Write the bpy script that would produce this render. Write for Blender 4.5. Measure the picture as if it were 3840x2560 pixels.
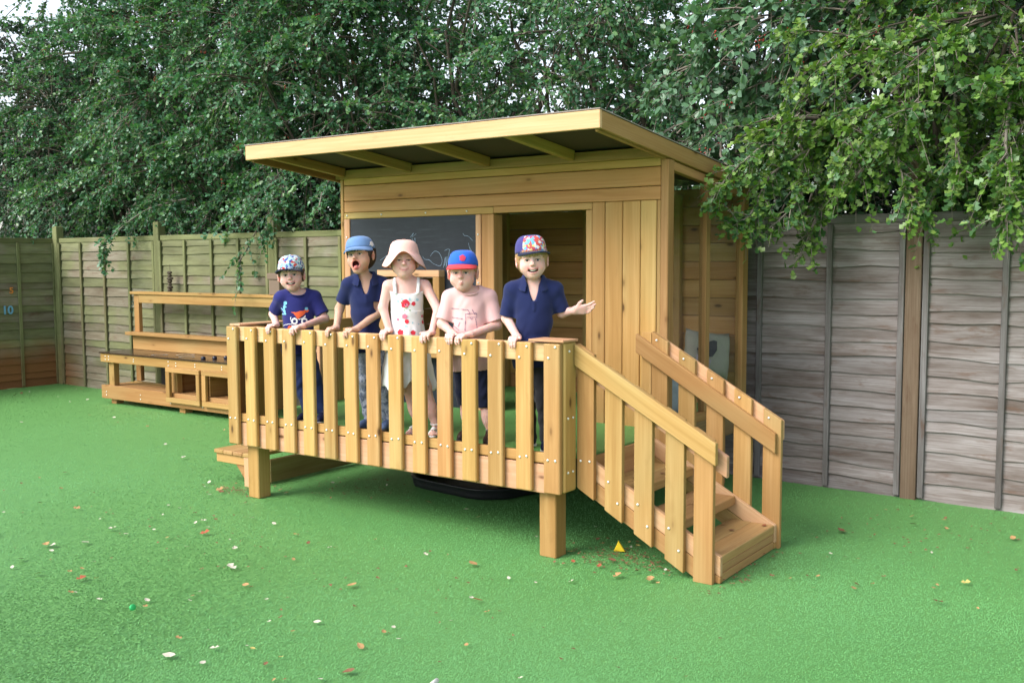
import bpy, bmesh, math, random
import numpy as np
from mathutils import Matrix, Vector, Euler

random.seed(7)
rng = np.random.default_rng(11)
for o in list(bpy.data.objects):
    bpy.data.objects.remove(o)
scene = bpy.context.scene
COL = scene.collection
R_ = math.radians

# ------------------------------------------------------------------ camera
cam_data = bpy.data.cameras.new('camera')
cam = bpy.data.objects.new('camera', cam_data)
COL.objects.link(cam)
cam_data.sensor_width = 36.0
cam_data.lens = 35.174
cam_data.clip_start = 0.05
cam_data.clip_end = 2000.0
_r = Vector((0.81363677, 0.58135881, -0.00414108))
_u = Vector((-0.04418427, 0.06893698, 0.99664208))
_f = Vector((-0.57969213, 0.81072167, -0.08177657))
CAM = Vector((2.7842, -4.0551, 1.5))
M = Matrix.Identity(4)
for i in range(3):
    M[i][0], M[i][1], M[i][2], M[i][3] = _r[i], _u[i], -_f[i], CAM[i]
cam.matrix_world = M
scene.camera = cam

# ------------------------------------------------------------------ daylight: bright overcast, sun behind thin cloud at camera left
SUN_EL, SUN_AZ = 42.0, 205.0      # azimuth clockwise from +Y (the sun stands behind the viewer's left shoulder)
EXPOSURE = 1.2
world = bpy.data.worlds.new('World')
scene.world = world
world.use_nodes = True
wn = world.node_tree
wn.nodes.clear()
sky = wn.nodes.new('ShaderNodeTexSky')
sky.sky_type = 'NISHITA'
sky.sun_disc = False
sky.sun_elevation = R_(SUN_EL)
sky.sun_rotation = R_(SUN_AZ)
sky.air_density = 1.0
sky.dust_density = 2.0
sky.ozone_density = 1.0
hs = wn.nodes.new('ShaderNodeHueSaturation')
hs.inputs['Saturation'].default_value = 0.42
hs.inputs['Value'].default_value = 1.0
bg = wn.nodes.new('ShaderNodeBackground')
bg.inputs['Strength'].default_value = 0.15
wo = wn.nodes.new('ShaderNodeOutputWorld')
wn.links.new(sky.outputs[0], hs.inputs['Color'])
wn.links.new(hs.outputs[0], bg.inputs['Color'])
wn.links.new(bg.outputs[0], wo.inputs['Surface'])

sun_data = bpy.data.lights.new('sun', 'SUN')
sun_data.energy = 1.5
sun_data.angle = R_(35.0)
sun_data.color = (1.0, 0.965, 0.9)
sun = bpy.data.objects.new('sun', sun_data)
COL.objects.link(sun)
_sd = Vector((math.sin(R_(SUN_AZ)) * math.cos(R_(SUN_EL)), math.cos(R_(SUN_AZ)) * math.cos(R_(SUN_EL)), math.sin(R_(SUN_EL))))
sun.rotation_euler = _sd.to_track_quat('Z', 'Y').to_euler()

scene.view_settings.view_transform = 'Standard'
scene.view_settings.look = 'None'
scene.view_settings.gamma = 1.0
scene.view_settings.exposure = EXPOSURE
scene.view_settings.use_curve_mapping = False
scene.render.engine = 'CYCLES'
scene.cycles.max_bounces = 6
scene.cycles.diffuse_bounces = 3
scene.cycles.glossy_bounces = 3
scene.cycles.transmission_bounces = 4
scene.cycles.transparent_max_bounces = 12
scene.cycles.caustics_reflective = False
scene.cycles.caustics_refractive = False
scene.cycles.use_denoising = True

# ------------------------------------------------------------------ object helpers
WM = {}          # world matrix of every object built here

def tag(o, label=None, cat=None, group=None, kind=None):
    if label: o['label'] = label
    if cat: o['category'] = cat
    if group: o['group'] = group
    if kind: o['kind'] = kind
    return o

def put(o, parent=None, Mw=None):
    Mw = Mw if Mw is not None else Matrix.Identity(4)
    COL.objects.link(o)
    if parent is not None:
        o.parent = parent
        o.matrix_parent_inverse = WM[parent.name].inverted()
    o.matrix_basis = Mw
    WM[o.name] = Mw.copy()
    return o

def thing(name, loc, label, cat, group=None, rz=0.0):
    o = bpy.data.objects.new(name, None)
    o.empty_display_size = 0.1
    put(o, None, Matrix.Translation(loc) @ Matrix.Rotation(rz, 4, 'Z'))
    return tag(o, label, cat, group)

def mesh_obj(name, verts, faces, mat, parent=None, Mw=None, smooth=False):
    me = bpy.data.meshes.new(name)
    me.from_pydata([tuple(v) for v in verts], [], [tuple(f) for f in faces])
    if smooth:
        me.polygons.foreach_set('use_smooth', [True] * len(me.polygons))
    me.update()
    if mat: me.materials.append(mat)
    return put(bpy.data.objects.new(name, me), parent, Mw)

def fast_mesh(name, verts, faces, mat, k=3, colors=None, smooth=False):
    """faces: int array (n,k)."""
    verts = np.ascontiguousarray(verts, dtype=np.float32)
    faces = np.ascontiguousarray(faces, dtype=np.int32)
    me = bpy.data.meshes.new(name)
    me.vertices.add(len(verts)); me.vertices.foreach_set('co', verts.ravel())
    n = len(faces)
    me.loops.add(n * k); me.loops.foreach_set('vertex_index', faces.ravel())
    me.polygons.add(n)
    me.polygons.foreach_set('loop_start', np.arange(0, n * k, k, dtype=np.int32))
    me.polygons.foreach_set('loop_total', np.full(n, k, dtype=np.int32))
    if smooth:
        me.polygons.foreach_set('use_smooth', np.ones(n, dtype=bool))
    me.update(calc_edges=True)
    if colors is not None:
        a = me.color_attributes.new('Col', 'FLOAT_COLOR', 'POINT')
        c = np.ones((len(verts), 4), dtype=np.float32); c[:, :colors.shape[1]] = colors
        a.data.foreach_set('color', c.ravel())
    if mat: me.materials.append(mat)
    return me

_boxes = {}
def box_mesh(l, w, t, bev, mat):
    key = (round(l, 3), round(w, 3), round(t, 3), round(bev, 4), mat.name)
    if key in _boxes: return _boxes[key]
    bm = bmesh.new()
    bmesh.ops.create_cube(bm, size=1.0)
    bmesh.ops.scale(bm, vec=(l, w, t), verts=bm.verts)
    if bev > 0:
        bmesh.ops.bevel(bm, geom=list(bm.edges), offset=bev, segments=1, affect='EDGES', profile=0.5)
    me = bpy.data.meshes.new('board')
    bm.to_mesh(me); bm.free()
    me.materials.append(mat)
    _boxes[key] = me
    return me

def basis(x, z, o):
    x = Vector(x).normalized(); z = Vector(z)
    z = (z - x * z.dot(x)).normalized(); y = z.cross(x)
    m = Matrix.Identity(4)
    for i in range(3):
        m[i][0], m[i][1], m[i][2], m[i][3] = x[i], y[i], z[i], o[i]
    return m

def plank(name, p0, p1, w, t, nrm, mat, parent=None, bev=0.003):
    """Straight board from p0 to p1 (centre line), w wide, t thick, broad face towards nrm."""
    p0, p1 = Vector(p0), Vector(p1)
    me = box_mesh((p1 - p0).length, w, t, bev, mat)
    return put(bpy.data.objects.new(name, me), parent, basis(p1 - p0, nrm, (p0 + p1) / 2))

def block(name, a, b, mat, parent=None, bev=0.003, long=None):
    """Axis aligned box between corners a and b, its grain along its longest side."""
    a, b = Vector(a), Vector(b)
    d = b - a; c = (a + b) / 2
    ax = max(range(3), key=lambda i: d[i]) if long is None else long
    X = [Vector((1, 0, 0)), Vector((0, 1, 0)), Vector((0, 0, 1))]
    o1, o2 = [i for i in range(3) if i != ax]
    th = o1 if d[o1] < d[o2] else o2
    wi = o2 if th == o1 else o1
    me = box_mesh(d[ax], d[wi], d[th], bev, mat)
    return put(bpy.data.objects.new(name, me), parent, basis(X[ax], X[th], c))

def prism(name, poly, n, t, mat, parent=None, Mw=None):
    """Extrude polygon poly (list of 3D points) by t along n."""
    n = Vector(n).normalized() * t
    P = [Vector(p) for p in poly]
    k = len(P)
    verts = P + [p + n for p in P]
    faces = [list(range(k))[::-1], list(range(k, 2 * k))] + [[i, (i + 1) % k, (i + 1) % k + k, i + k] for i in range(k)]
    bm = bmesh.new()
    vs = [bm.verts.new(v) for v in verts]
    for f in faces: bm.faces.new([vs[i] for i in f])
    bmesh.ops.recalc_face_normals(bm, faces=bm.faces)
    bmesh.ops.bevel(bm, geom=list(bm.edges), offset=0.0025, segments=1, affect='EDGES')
    me = bpy.data.meshes.new(name); bm.to_mesh(me); bm.free()
    me.materials.append(mat)
    return put(bpy.data.objects.new(name, me), parent, Mw)

def long_prism(name, poly, n, t, mat, parent=None, along=None):
    """Like prism, but its local X axis runs along `along` (so that the grain follows it)."""
    c = sum((Vector(p) for p in poly), Vector()) / len(poly)
    B = basis(along, n, c); Bi = B.inverted()
    return prism(name, [Bi @ Vector(p) for p in poly], (Bi.to_3x3() @ Vector(n)), t, mat, parent, B)

def tube(path, radii, sides=8, cap=True):
    """verts, faces of a tube along path."""
    P = [Vector(p) for p in path]; n = len(P)
    if not hasattr(radii, '__len__'): radii = [radii] * n
    V, F = [], []
    up = Vector((0.31, 0.17, 0.93))
    for i in range(n):
        d = (P[min(i + 1, n - 1)] - P[max(i - 1, 0)]).normalized()
        a = d.cross(up)
        if a.length < 1e-3: a = d.cross(Vector((1, 0, 0)))
        a.normalize(); b = d.cross(a)
        for k in range(sides):
            t = 2 * math.pi * k / sides
            V.append(P[i] + (a * math.cos(t) + b * math.sin(t)) * radii[i])
    for i in range(n - 1):
        for k in range(sides):
            k2 = (k + 1) % sides
            F.append((i * sides + k, i * sides + k2, (i + 1) * sides + k2, (i + 1) * sides + k))
    if cap:
        F.append(tuple(range(sides))[::-1]); F.append(tuple(range((n - 1) * sides, n * sides)))
    return V, F

def lathe(profile, sides=20):
    V, F = [], []
    for r, z in profile:
        for k in range(sides):
            t = 2 * math.pi * k / sides
            V.append((r * math.cos(t), r * math.sin(t), z))
    for i in range(len(profile) - 1):
        for k in range(sides):
            k2 = (k + 1) % sides
            F.append((i * sides + k, i * sides + k2, (i + 1) * sides + k2, (i + 1) * sides + k))
    F.append(tuple(range(sides))[::-1]); F.append(tuple(range((len(profile) - 1) * sides, len(profile) * sides)))
    return V, F

# ------------------------------------------------------------------ material helpers
class NT:
    def __init__(self, name):
        self.m = bpy.data.materials.new(name); self.m.use_nodes = True
        self.t = self.m.node_tree; self.n = self.t.nodes; self.l = self.t.links
        self.b = self.n['Principled BSDF']
    def node(self, typ, **kw):
        nd = self.n.new('ShaderNode' + typ)
        for k, v in kw.items():
            if k in nd.inputs: 
                self.set(nd.inputs[k], v)
            else: setattr(nd, k, v)
        return nd
    def set(self, inp, v):
        if isinstance(v, bpy.types.NodeSocket): self.l.new(v, inp)
        elif isinstance(v, (tuple, list)) and len(v) == 3 and inp.type == 'RGBA': inp.default_value = (*v, 1)
        else: inp.default_value = v
    def math(self, op, a, b=0.0, c=None, clamp=False):
        nd = self.n.new('ShaderNodeMath'); nd.operation = op; nd.use_clamp = clamp
        self.set(nd.inputs[0], a); self.set(nd.inputs[1], b)
        if c is not None: self.set(nd.inputs[2], c)
        return nd.outputs[0]
    def vmath(self, op, a, b):
        nd = self.n.new('ShaderNodeVectorMath'); nd.operation = op
        self.set(nd.inputs[0], a); self.set(nd.inputs[1], b)
        return nd.outputs[0]
    def noise(self, vec, scale, detail=3, rough=0.55, dist=0.0):
        nd = self.n.new('ShaderNodeTexNoise')
        self.l.new(vec, nd.inputs['Vector'])
        nd.inputs['Scale'].default_value = scale; nd.inputs['Detail'].default_value = detail
        nd.inputs['Roughness'].default_value = rough; nd.inputs['Distortion'].default_value = dist
        return nd.outputs['Fac']
    def ramp(self, fac, stops):
        nd = self.n.new('ShaderNodeValToRGB')
        e = nd.color_ramp.elements
        while len(e) < len(stops): e.new(0.5)
        for i, (p, c) in enumerate(stops):
            e[i].position = p
            e[i].color = (*c, 1) if hasattr(c, '__len__') else (c, c, c, 1)
        self.l.new(fac, nd.inputs['Fac'])
        return nd.outputs['Color']
    def mix(self, fac, a, b, blend='MIX'):
        nd = self.n.new('ShaderNodeMix'); nd.data_type = 'RGBA'; nd.blend_type = blend
        self.set(nd.inputs['Factor'], fac)
        self.set(nd.inputs[6], a if isinstance(a, bpy.types.NodeSocket) else (*a, 1))
        self.set(nd.inputs[7], b if isinstance(b, bpy.types.NodeSocket) else (*b, 1))
        return nd.outputs[2]
    def coords(self, kind='Object'):
        return self.n.new('ShaderNodeTexCoord').outputs[kind]
    def rand(self):
        return self.n.new('ShaderNodeObjectInfo').outputs['Random']
    def mapped(self, vec, scale, loc=None):
        nd = self.n.new('ShaderNodeMapping')
        self.l.new(vec, nd.inputs['Vector'])
        nd.inputs['Scale'].default_value = scale
        if loc is not None: self.set(nd.inputs['Location'], loc)
        return nd.outputs[0]
    def bump(self, h, strength, dist=0.002):
        nd = self.n.new('ShaderNodeBump')
        nd.inputs['Strength'].default_value = strength; nd.inputs['Distance'].default_value = dist
        self.l.new(h, nd.inputs['Height'])
        self.l.new(nd.outputs[0], self.b.inputs['Normal'])
    def out(self, color=None, rough=0.6, spec=0.3, **kw):
        if color is not None: self.set(self.b.inputs['Base Color'], color if isinstance(color, bpy.types.NodeSocket) else (*color, 1))
        self.set(self.b.inputs['Roughness'], rough)
        self.set(self.b.inputs['Specular IOR Level'], spec)
        for k, v in kw.items(): self.set(self.b.inputs[k], v)
        return self.m

def plain(name, color, rough=0.6, spec=0.3, **kw):
    t = NT(name)
    c = t.coords()
    v = t.noise(c, 14.0, 4)
    col = t.mix(t.math('MULTIPLY', v, 0.35), color, tuple(x * 0.7 for x in color))
    return t.out(col, rough, spec, **kw)

def wood(name, pale, mid, dark, knot=(0.10, 0.045, 0.015), green=0.25, knots=True, bump=0.35, rough=0.62):
    t = NT(name)
    r = t.rand()
    off = t.n.new('ShaderNodeCombineXYZ')
    t.set(off.inputs[0], t.math('MULTIPLY', r, 37.0)); t.set(off.inputs[1], t.math('MULTIPLY', r, 91.0)); t.set(off.inputs[2], t.math('MULTIPLY', r, 53.0))
    P = t.vmath('ADD', t.coords(), off.outputs[0])
    # annual rings cut by the saw: slow across-grain bands, long along X
    g1 = t.noise(t.mapped(P, (0.9, 16, 16)), 1.0, 3, 0.55, 0.6)
    g2 = t.noise(t.mapped(P, (2.2, 95, 95)), 1.0, 3, 0.6, 0.3)
    low = t.noise(t.mapped(P, (1.4, 3.0, 3.0)), 1.0, 2)
    col = t.ramp(g1, [(0.28, dark), (0.47, mid), (0.72, pale)])
    col = t.mix(t.ramp(g2, [(0.35, 0.0), (0.62, 0.5)]), dark, col) if False else t.mix(t.math('MULTIPLY', t.ramp(g2, [(0.38, 1.0), (0.6, 0.0)]), 0.45), col, dark)
    gm = t.ramp(low, [(0.5, 0.0), (0.68, 1.0)])
    col = t.mix(t.math('MULTIPLY', gm, green), col, (0.36, 0.36, 0.17))
    if knots:
        vor = t.n.new('ShaderNodeTexVoronoi'); vor.feature = 'F1'
        t.l.new(t.mapped(P, (3.2, 8.0, 8.0)), vor.inputs['Vector']); vor.inputs['Scale'].default_value = 1.0
        d = vor.outputs['Distance']
        km = t.ramp(d, [(0.05, 1.0), (0.075, 0.55), (0.11, 0.0)])
        halo = t.ramp(d, [(0.10, 0.4), (0.22, 0.0)])
        col = t.mix(halo, col, tuple(x * 0.8 for x in dark))
        col = t.mix(t.math('MULTIPLY', km, 0.9), col, knot)
    stain = t.ramp(t.noise(t.mapped(P, (2.6, 7, 7)), 1.3, 5, 0.65, 0.8), [(0.60, 0.0), (0.78, 1.0)])
    col = t.mix(t.math('MULTIPLY', stain, 0.35), col, tuple(x * 0.62 for x in dark))
    tint = t.math('MULTIPLY_ADD', t.math('FRACT', t.math('MULTIPLY', r, 7.31)), 0.32, 0.83)
    hsn = t.n.new('ShaderNodeHueSaturation')
    t.l.new(col, hsn.inputs['Color']); t.set(hsn.inputs['Value'], tint)
    t.set(hsn.inputs['Hue'], t.math('MULTIPLY_ADD', t.math('FRACT', t.math('MULTIPLY', r, 3.77)), 0.020, 0.490))
    t.bump(g2, bump, 0.0015)
    return t.out(hsn.outputs[0], rough, 0.25)
# ------------------------------------------------------------------ materials
PINE = wood('pine', (0.513, 0.317, 0.13), (0.444, 0.256, 0.091), (0.355, 0.188, 0.06), green=.2)
PINE_PALE = wood('pine_pale', (0.685, 0.431, 0.265), (0.623, 0.366, 0.201), (0.525, 0.283, 0.139), green=0.05)
PINE_ORANGE = wood('pine_orange', (0.469, 0.277, 0.109), (0.4, 0.217, 0.077), (0.322, 0.162, 0.05), green=0.1)
PINE_TREAD = wood('pine_tread', (0.459, 0.284, 0.123), (0.39, 0.228, 0.09), (0.306, 0.167, 0.062), green=0.1)
CLAD = wood('cladding', (0.577, 0.337, 0.134), (0.51, 0.277, 0.098), (0.415, 0.211, 0.065), green=0.2)
KITCHEN = wood('kitchen_pine', (0.45, 0.266, 0.104), (0.387, 0.211, 0.075), (0.306, 0.156, 0.05), green=0.15)
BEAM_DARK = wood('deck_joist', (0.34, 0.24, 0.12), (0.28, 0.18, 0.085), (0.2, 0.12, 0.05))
BOLT = NT('zinc_bolt').out((0.82, 0.82, 0.8), 0.3, 0.5, Metallic=0.55)
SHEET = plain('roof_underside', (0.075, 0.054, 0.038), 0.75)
FELT = plain('roof_felt', (0.32, 0.26, 0.25), 0.9)
BLACK = plain('black_plastic', (0.012, 0.013, 0.016), 0.42, 0.5)
LAMINATE = plain('brown_laminate', (0.045, 0.028, 0.02), 0.22, 0.5)
HOB_GLARE = NT('hob_glare').out((0.6, 0.62, 0.65), 0.3, 0.5, Metallic=0.8)
CHALK = plain('chalk', (0.26, 0.36, 0.48), 0.9)

def chalkboard_mat():
    t = NT('chalkboard')
    c = t.coords()
    n = t.noise(c, 3.0, 5, 0.6, 0.4)
    f = t.noise(t.mapped(c, (3, 30, 30)), 2.0, 4)
    col = t.ramp(n, [(0.35, (0.011, 0.016, 0.026)), (0.7, (0.024, 0.031, 0.044))])
    col = t.mix(t.math('MULTIPLY', t.ramp(f, [(0.55, 0.0), (0.75, 1.0)]), 0.18), col, (0.12, 0.14, 0.17))
    return t.out(col, 0.55, 0.35)
BOARD = chalkboard_mat()

def perspex_mat():
    m = bpy.data.materials.new('perspex'); m.use_nodes = True
    n = m.node_tree.nodes; l = m.node_tree.links; n.clear()
    tr = n.new('ShaderNodeBsdfTransparent'); tr.inputs[0].default_value = (0.93, 0.95, 0.94, 1)
    gl = n.new('ShaderNodeBsdfGlossy'); gl.inputs['Roughness'].default_value = 0.06
    lw = n.new('ShaderNodeLayerWeight'); lw.inputs[0].default_value = .5
    pw = n.new('ShaderNodeMath'); pw.operation = 'POWER'; pw.inputs[1].default_value = 4.0
    fr = n.new('ShaderNodeMath'); fr.operation = 'MULTIPLY_ADD'; fr.inputs[1].default_value = .5; fr.inputs[2].default_value = .035
    l.new(lw.outputs['Facing'], pw.inputs[0]); l.new(pw.outputs[0], fr.inputs[0])
    mx = n.new('ShaderNodeMixShader'); o = n.new('ShaderNodeOutputMaterial')
    l.new(fr.outputs[0], mx.inputs[0]); l.new(tr.outputs[0], mx.inputs[1]); l.new(gl.outputs[0], mx.inputs[2]); l.new(mx.outputs[0], o.inputs[0])
    return m
PERSPEX = perspex_mat()

def fence_mat(name, greys, algae, orange):
    """Weathered larch-lap: greys = (pale, mid, dark); algae / orange = strength of green film / bare brown wood low down."""
    t = NT(name)
    r = t.rand()
    off = t.n.new('ShaderNodeCombineXYZ')
    t.set(off.inputs[0], t.math('MULTIPLY', r, 41.0)); t.set(off.inputs[1], t.math('MULTIPLY', r, 77.0)); t.set(off.inputs[2], t.math('MULTIPLY', r, 23.0))
    P = t.vmath('ADD', t.coords(), off.outputs[0])
    g1 = t.noise(t.mapped(P, (1.3, 9, 9)), 1.0, 5, 0.65, 0.15)
    g2 = t.noise(t.mapped(P, (2.0, 130, 130)), 1.0, 3, 0.65, 0.1)
    col = t.ramp(g1, [(0.3, greys[2]), (0.5, greys[1]), (0.72, greys[0])])
    col = t.mix(t.math('MULTIPLY', t.ramp(g2, [(0.36, 1.0), (0.58, 0.0)]), 0.5), col, greys[2])
    st = t.ramp(t.noise(t.mapped(P, (3.5, 16, 16)), 1.0, 4, 0.7, 0.3), [(0.56, 0.0), (0.72, 1.0)])
    col = t.mix(t.math('MULTIPLY', st, 0.7), col, (0.12, 0.065, 0.04))
    pos = t.n.new('ShaderNodeNewGeometry').outputs['Position']
    sep = t.n.new('ShaderNodeSeparateXYZ'); t.l.new(pos, sep.inputs[0])
    if algae > 0:
        big = t.noise(t.mapped(pos, (0.9, 0.9, 0.75)), 1.6, 4, 0.6)
        per = t.math('MULTIPLY_ADD', r, 0.35, -0.17)
        am = t.ramp(t.math('ADD', t.math('ADD', big, per), t.math('MULTIPLY', t.math('SUBTRACT', sep.outputs[2], 0.9), 0.12)), [(0.40, 0.0), (0.56, 1.0)])
        film = t.ramp(t.noise(t.mapped(P, (2.5, 14, 14)), 1.0, 4, 0.65), [(0.25, (0.075, 0.088, 0.035)), (0.7, (0.20, 0.225, 0.095))])
        col = t.mix(t.math('MULTIPLY', am, algae), col, film)
    if orange > 0:
        zz = t.math('ADD', sep.outputs[2], t.math('MULTIPLY', t.noise(pos, 1.3, 2), 0.5))
        om = t.ramp(zz, [(0.50, 1.0), (0.80, 0.0)])
        side = t.ramp(t.math('MULTIPLY', t.math('ADD', sep.outputs[0], 8.2), -1.0), [(0.0, 0.0), (0.6, 1.0)])
        col = t.mix(t.math('MULTIPLY', t.math('MULTIPLY', om, side), orange), col, (0.20, 0.085, 0.03))
    tint = t.math('MULTIPLY_ADD', t.math('FRACT', t.math('MULTIPLY', r, 5.3)), 0.34, 0.82)
    h = t.n.new('ShaderNodeHueSaturation'); t.l.new(col, h.inputs['Color']); t.set(h.inputs['Value'], tint)
    t.bump(g2, 0.5, 0.002)
    return t.out(h.outputs[0], 0.8, 0.2)
FENCE_GREEN = fence_mat('fence_algae', ((0.29, 0.265, 0.21), (0.215, 0.185, 0.135), (0.125, 0.095, 0.065)), 0.66, 0.95)
FENCE_GREY = fence_mat('fence_grey', ((0.35, 0.325, 0.33), (0.24, 0.21, 0.205), (0.105, 0.078, 0.066)), 0.0, 0.0)
POST_GREEN = fence_mat('fence_post_green', ((0.25, 0.25, 0.14), (0.19, 0.18, 0.095), (0.12, 0.10, 0.05)), 0.6, 0.3)
POST_GREY = fence_mat('fence_post_brown', ((0.245, 0.18, 0.13), (0.19, 0.13, 0.09), (0.105, 0.068, 0.042)), 0.0, 0.0)
BATTEN_GREY = fence_mat('fence_batten_grey', ((0.26, 0.245, 0.25), (0.19, 0.175, 0.175), (0.10, 0.085, 0.08)), 0.0, 0.0)

def attr_mat(name, rough=0.6, spec=0.3, bump=None, **kw):
    t = NT(name)
    a = t.n.new('ShaderNodeAttribute'); a.attribute_name = 'Col'
    if bump: t.bump(t.noise(t.coords(), bump[0], 3), bump[1], 0.002)
    return t.out(a.outputs['Color'], rough, spec, **kw)

def leaf_mat(name, rough=0.36, trans=0.28):
    m = bpy.data.materials.new(name); m.use_nodes = True
    n = m.node_tree.nodes; l = m.node_tree.links; n.clear()
    a = n.new('ShaderNodeAttribute'); a.attribute_name = 'Col'
    p = n.new('ShaderNodeBsdfPrincipled')
    p.inputs['Roughness'].default_value = rough; p.inputs['Specular IOR Level'].default_value = 0.5
    tr = n.new('ShaderNodeBsdfTranslucent')
    mx = n.new('ShaderNodeMixShader'); mx.inputs[0].default_value = trans
    o = n.new('ShaderNodeOutputMaterial')
    tint = n.new('ShaderNodeMix'); tint.data_type = 'RGBA'; tint.blend_type = 'MULTIPLY'; tint.inputs[0].default_value = 1.0
    l.new(a.outputs['Color'], tint.inputs[6]); tint.inputs[7].default_value = (1.25, 1.35, 0.6, 1)
    l.new(a.outputs['Color'], p.inputs['Base Color']); l.new(tint.outputs[2], tr.inputs[0])
    l.new(p.outputs[0], mx.inputs[1]); l.new(tr.outputs[0], mx.inputs[2]); l.new(mx.outputs[0], o.inputs[0])
    return m
LEAF = leaf_mat('leaf')
BARK = plain('bark', (0.085, 0.068, 0.052), 0.85)
TWIG = plain('twig_bark', (0.21, 0.18, 0.15), 0.75)

# ------------------------------------------------------------------ ground
def turf_mat():
    t = NT('artificial_turf')
    pos = t.n.new('ShaderNodeNewGeometry').outputs['Position']
    a = t.noise(pos, 0.8, 3); b = t.noise(pos, 240.0, 3, 0.7); c = t.noise(pos, 9.0, 3)
    col = t.ramp(b, [(0.3, (0.10, 0.26, 0.07)), (0.7, (0.14, 0.34, 0.095))])
    col = t.mix(t.math('MULTIPLY', t.ramp(c, [(0.4, 0.0), (0.7, 1.0)]), 0.15), col, (0.08, 0.22, 0.06))
    t.bump(b, 0.6, 0.003)
    return t.out(col, 0.55, 0.35)
TURF = turf_mat()
g = mesh_obj('turf_ground', [(-400, -400, 0), (400, -400, 0), (400, 400, 0), (-400, 400, 0)], [(0, 1, 2, 3)], TURF)
tag(g, 'bright green artificial turf covering the whole play yard', 'ground', kind='structure')
# ------------------------------------------------------------------ playhouse on its raised deck
PH = thing('playhouse', (-1.1, 1.1, 0), 'raised pine playhouse with sloping roof, chalkboard front, slatted deck railing and stairs', 'playhouse')
DECK = 0.52
# --- deck
def slab(name, x0, x1, y0, y1, z0, z1, mat, parent):
    return mesh_obj(name, [(x0, y0, z0), (x1, y0, z0), (x1, y1, z0), (x0, y1, z0), (x0, y0, z1), (x1, y0, z1), (x1, y1, z1), (x0, y1, z1)],
                    [(3, 2, 1, 0), (4, 5, 6, 7), (0, 1, 5, 4), (1, 2, 6, 5), (2, 3, 7, 6), (3, 0, 4, 7)], mat, parent)
deck = slab('deck', -2.288, .145, .06, 2.2, DECK - .012, DECK, TURF, PH)
slab('turf_edge', .1455, .214, .145, .878, DECK - .012, DECK, TURF, deck)
tag(deck, 'deck floor covered in green artificial turf')
for i in range(8):
    x = -2.2 + i * 0.33
    block('joist', (x, .06, .36), (x + .045, 2.2, .505), BEAM_DARK, deck)
block('deck_fascia', (-2.25, .030, .337), (.076, .056, .482), PINE_PALE, deck)
block('deck_fascia', (-2.318, .06, .337), (-2.29, 2.2, .505), PINE, deck)
block('deck_fascia', (.216, .2, .37), (.238, .86, .512), PINE_TREAD, deck)
for x in (-2.232, 0.0):
    block('deck_post', (x, .069, 0), (x + .1, .167, .5), PINE_ORANGE, deck, bev=.005)
    block('deck_post', (x, 2.05, 0), (x + .1, 2.15, .5), BEAM_DARK, deck, bev=.005)
block('deck_post', (-1.12, 1.1, 0), (-1.02, 1.2, .5), BEAM_DARK, deck, bev=.005)
# --- front balustrade
bal = block('balustrade', (-2.25, .030, .998), (.076, .076, 1.088), PINE_PALE, PH)
tag(bal, 'slatted deck railing the children hold on to')
block('bottom_rail', (-2.25, .030, .489), (.076, .056, .541), PINE, bal)
_bolt = None
def bolt(parent, p, n, r=.0068):
    global _bolt
    if _bolt is None:
        V, F = lathe([(r, 0), (r, .002), (r * .75, .0045), (r * .3, .006)], 10)
        _bolt = bpy.data.meshes.new('bolt'); _bolt.from_pydata(V, [], F)
        _bolt.polygons.foreach_set('use_smooth', [True] * len(_bolt.polygons)); _bolt.materials.append(BOLT)
    n = Vector(n)
    return put(bpy.data.objects.new('bolt', _bolt), parent, basis(n.orthogonal(), n, p))
for i in range(15):
    x = -2.324 + .1711 * i + random.uniform(-.003, .003)
    zt = 1.090 + random.uniform(-.002, .003)
    s = plank('slat', (x + .0475, .014, .347 + random.uniform(-.003, .002)), (x + .0475, .014, zt), .095, .028, (0, -1, 0), PINE, bal, bev=.005)
    j = lambda: random.uniform(-.004, .004)
    bolt(bal, (x + .074 + j(), 0, 1.073 + j()), (0, -1, 0)); bolt(bal, (x + .027 + j(), 0, 1.016 + j()), (0, -1, 0))
    bolt(bal, (x + .025 + j(), 0, .516 + j()), (0, -1, 0)); bolt(bal, (x + .072 + j(), 0, .517 + j()), (0, -1, 0))
# right corner box (front slat wraps round a doubled post)
block('corner_post', (.077, .031, .352), (.178, .137, 1.094), PINE, bal, bev=.006)
block('corner_cap', (-.02, .004, 1.0965), (.186, .142, 1.108), PINE_PALE, bal, bev=.002)
block('corner_post', (-2.232, .0765, .508), (-2.132, .167, 1.085), PINE_ORANGE, bal, bev=.005)
for (y, z) in ((.06, .72), (.105, .72), (.06, .45), (.105, .45), (.07, 1.05)):
    bolt(bal, (.178, y, z), (1, 0, 0), .006)
# --- left side panels
sp = block('side_panel', (-2.318, .03, 1.03), (-2.29, .42, 1.09), PINE, PH)
for k in range(4):
    block('board', (-2.289, .031 + k * .0975, .508), (-2.272, .031 + k * .0975 + .0955, 1.082), PINE_ORANGE, sp, bev=.002)
block('side_panel_cap', (-2.326, .03, 1.0915), (-2.228, .44, 1.104), PINE_PALE, sp, bev=.002)
sp2 = block('side_panel', (-2.318, .735, 1.025), (-2.262, 1.08, 1.092), PINE, PH)
for k in range(2):
    block('board', (-2.31, .781 + k * .0655, .508), (-2.292, .781 + k * .0655 + .0640, 1.024), PINE_ORANGE, sp2, bev=.002)
block('side_post', (-2.318, .735, .508), (-2.262, .78, 1.0245), PINE_PALE, sp2)
block('side_post', (-2.318, .912, .508), (-2.262, .962, 1.0245), PINE, sp2)
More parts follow.
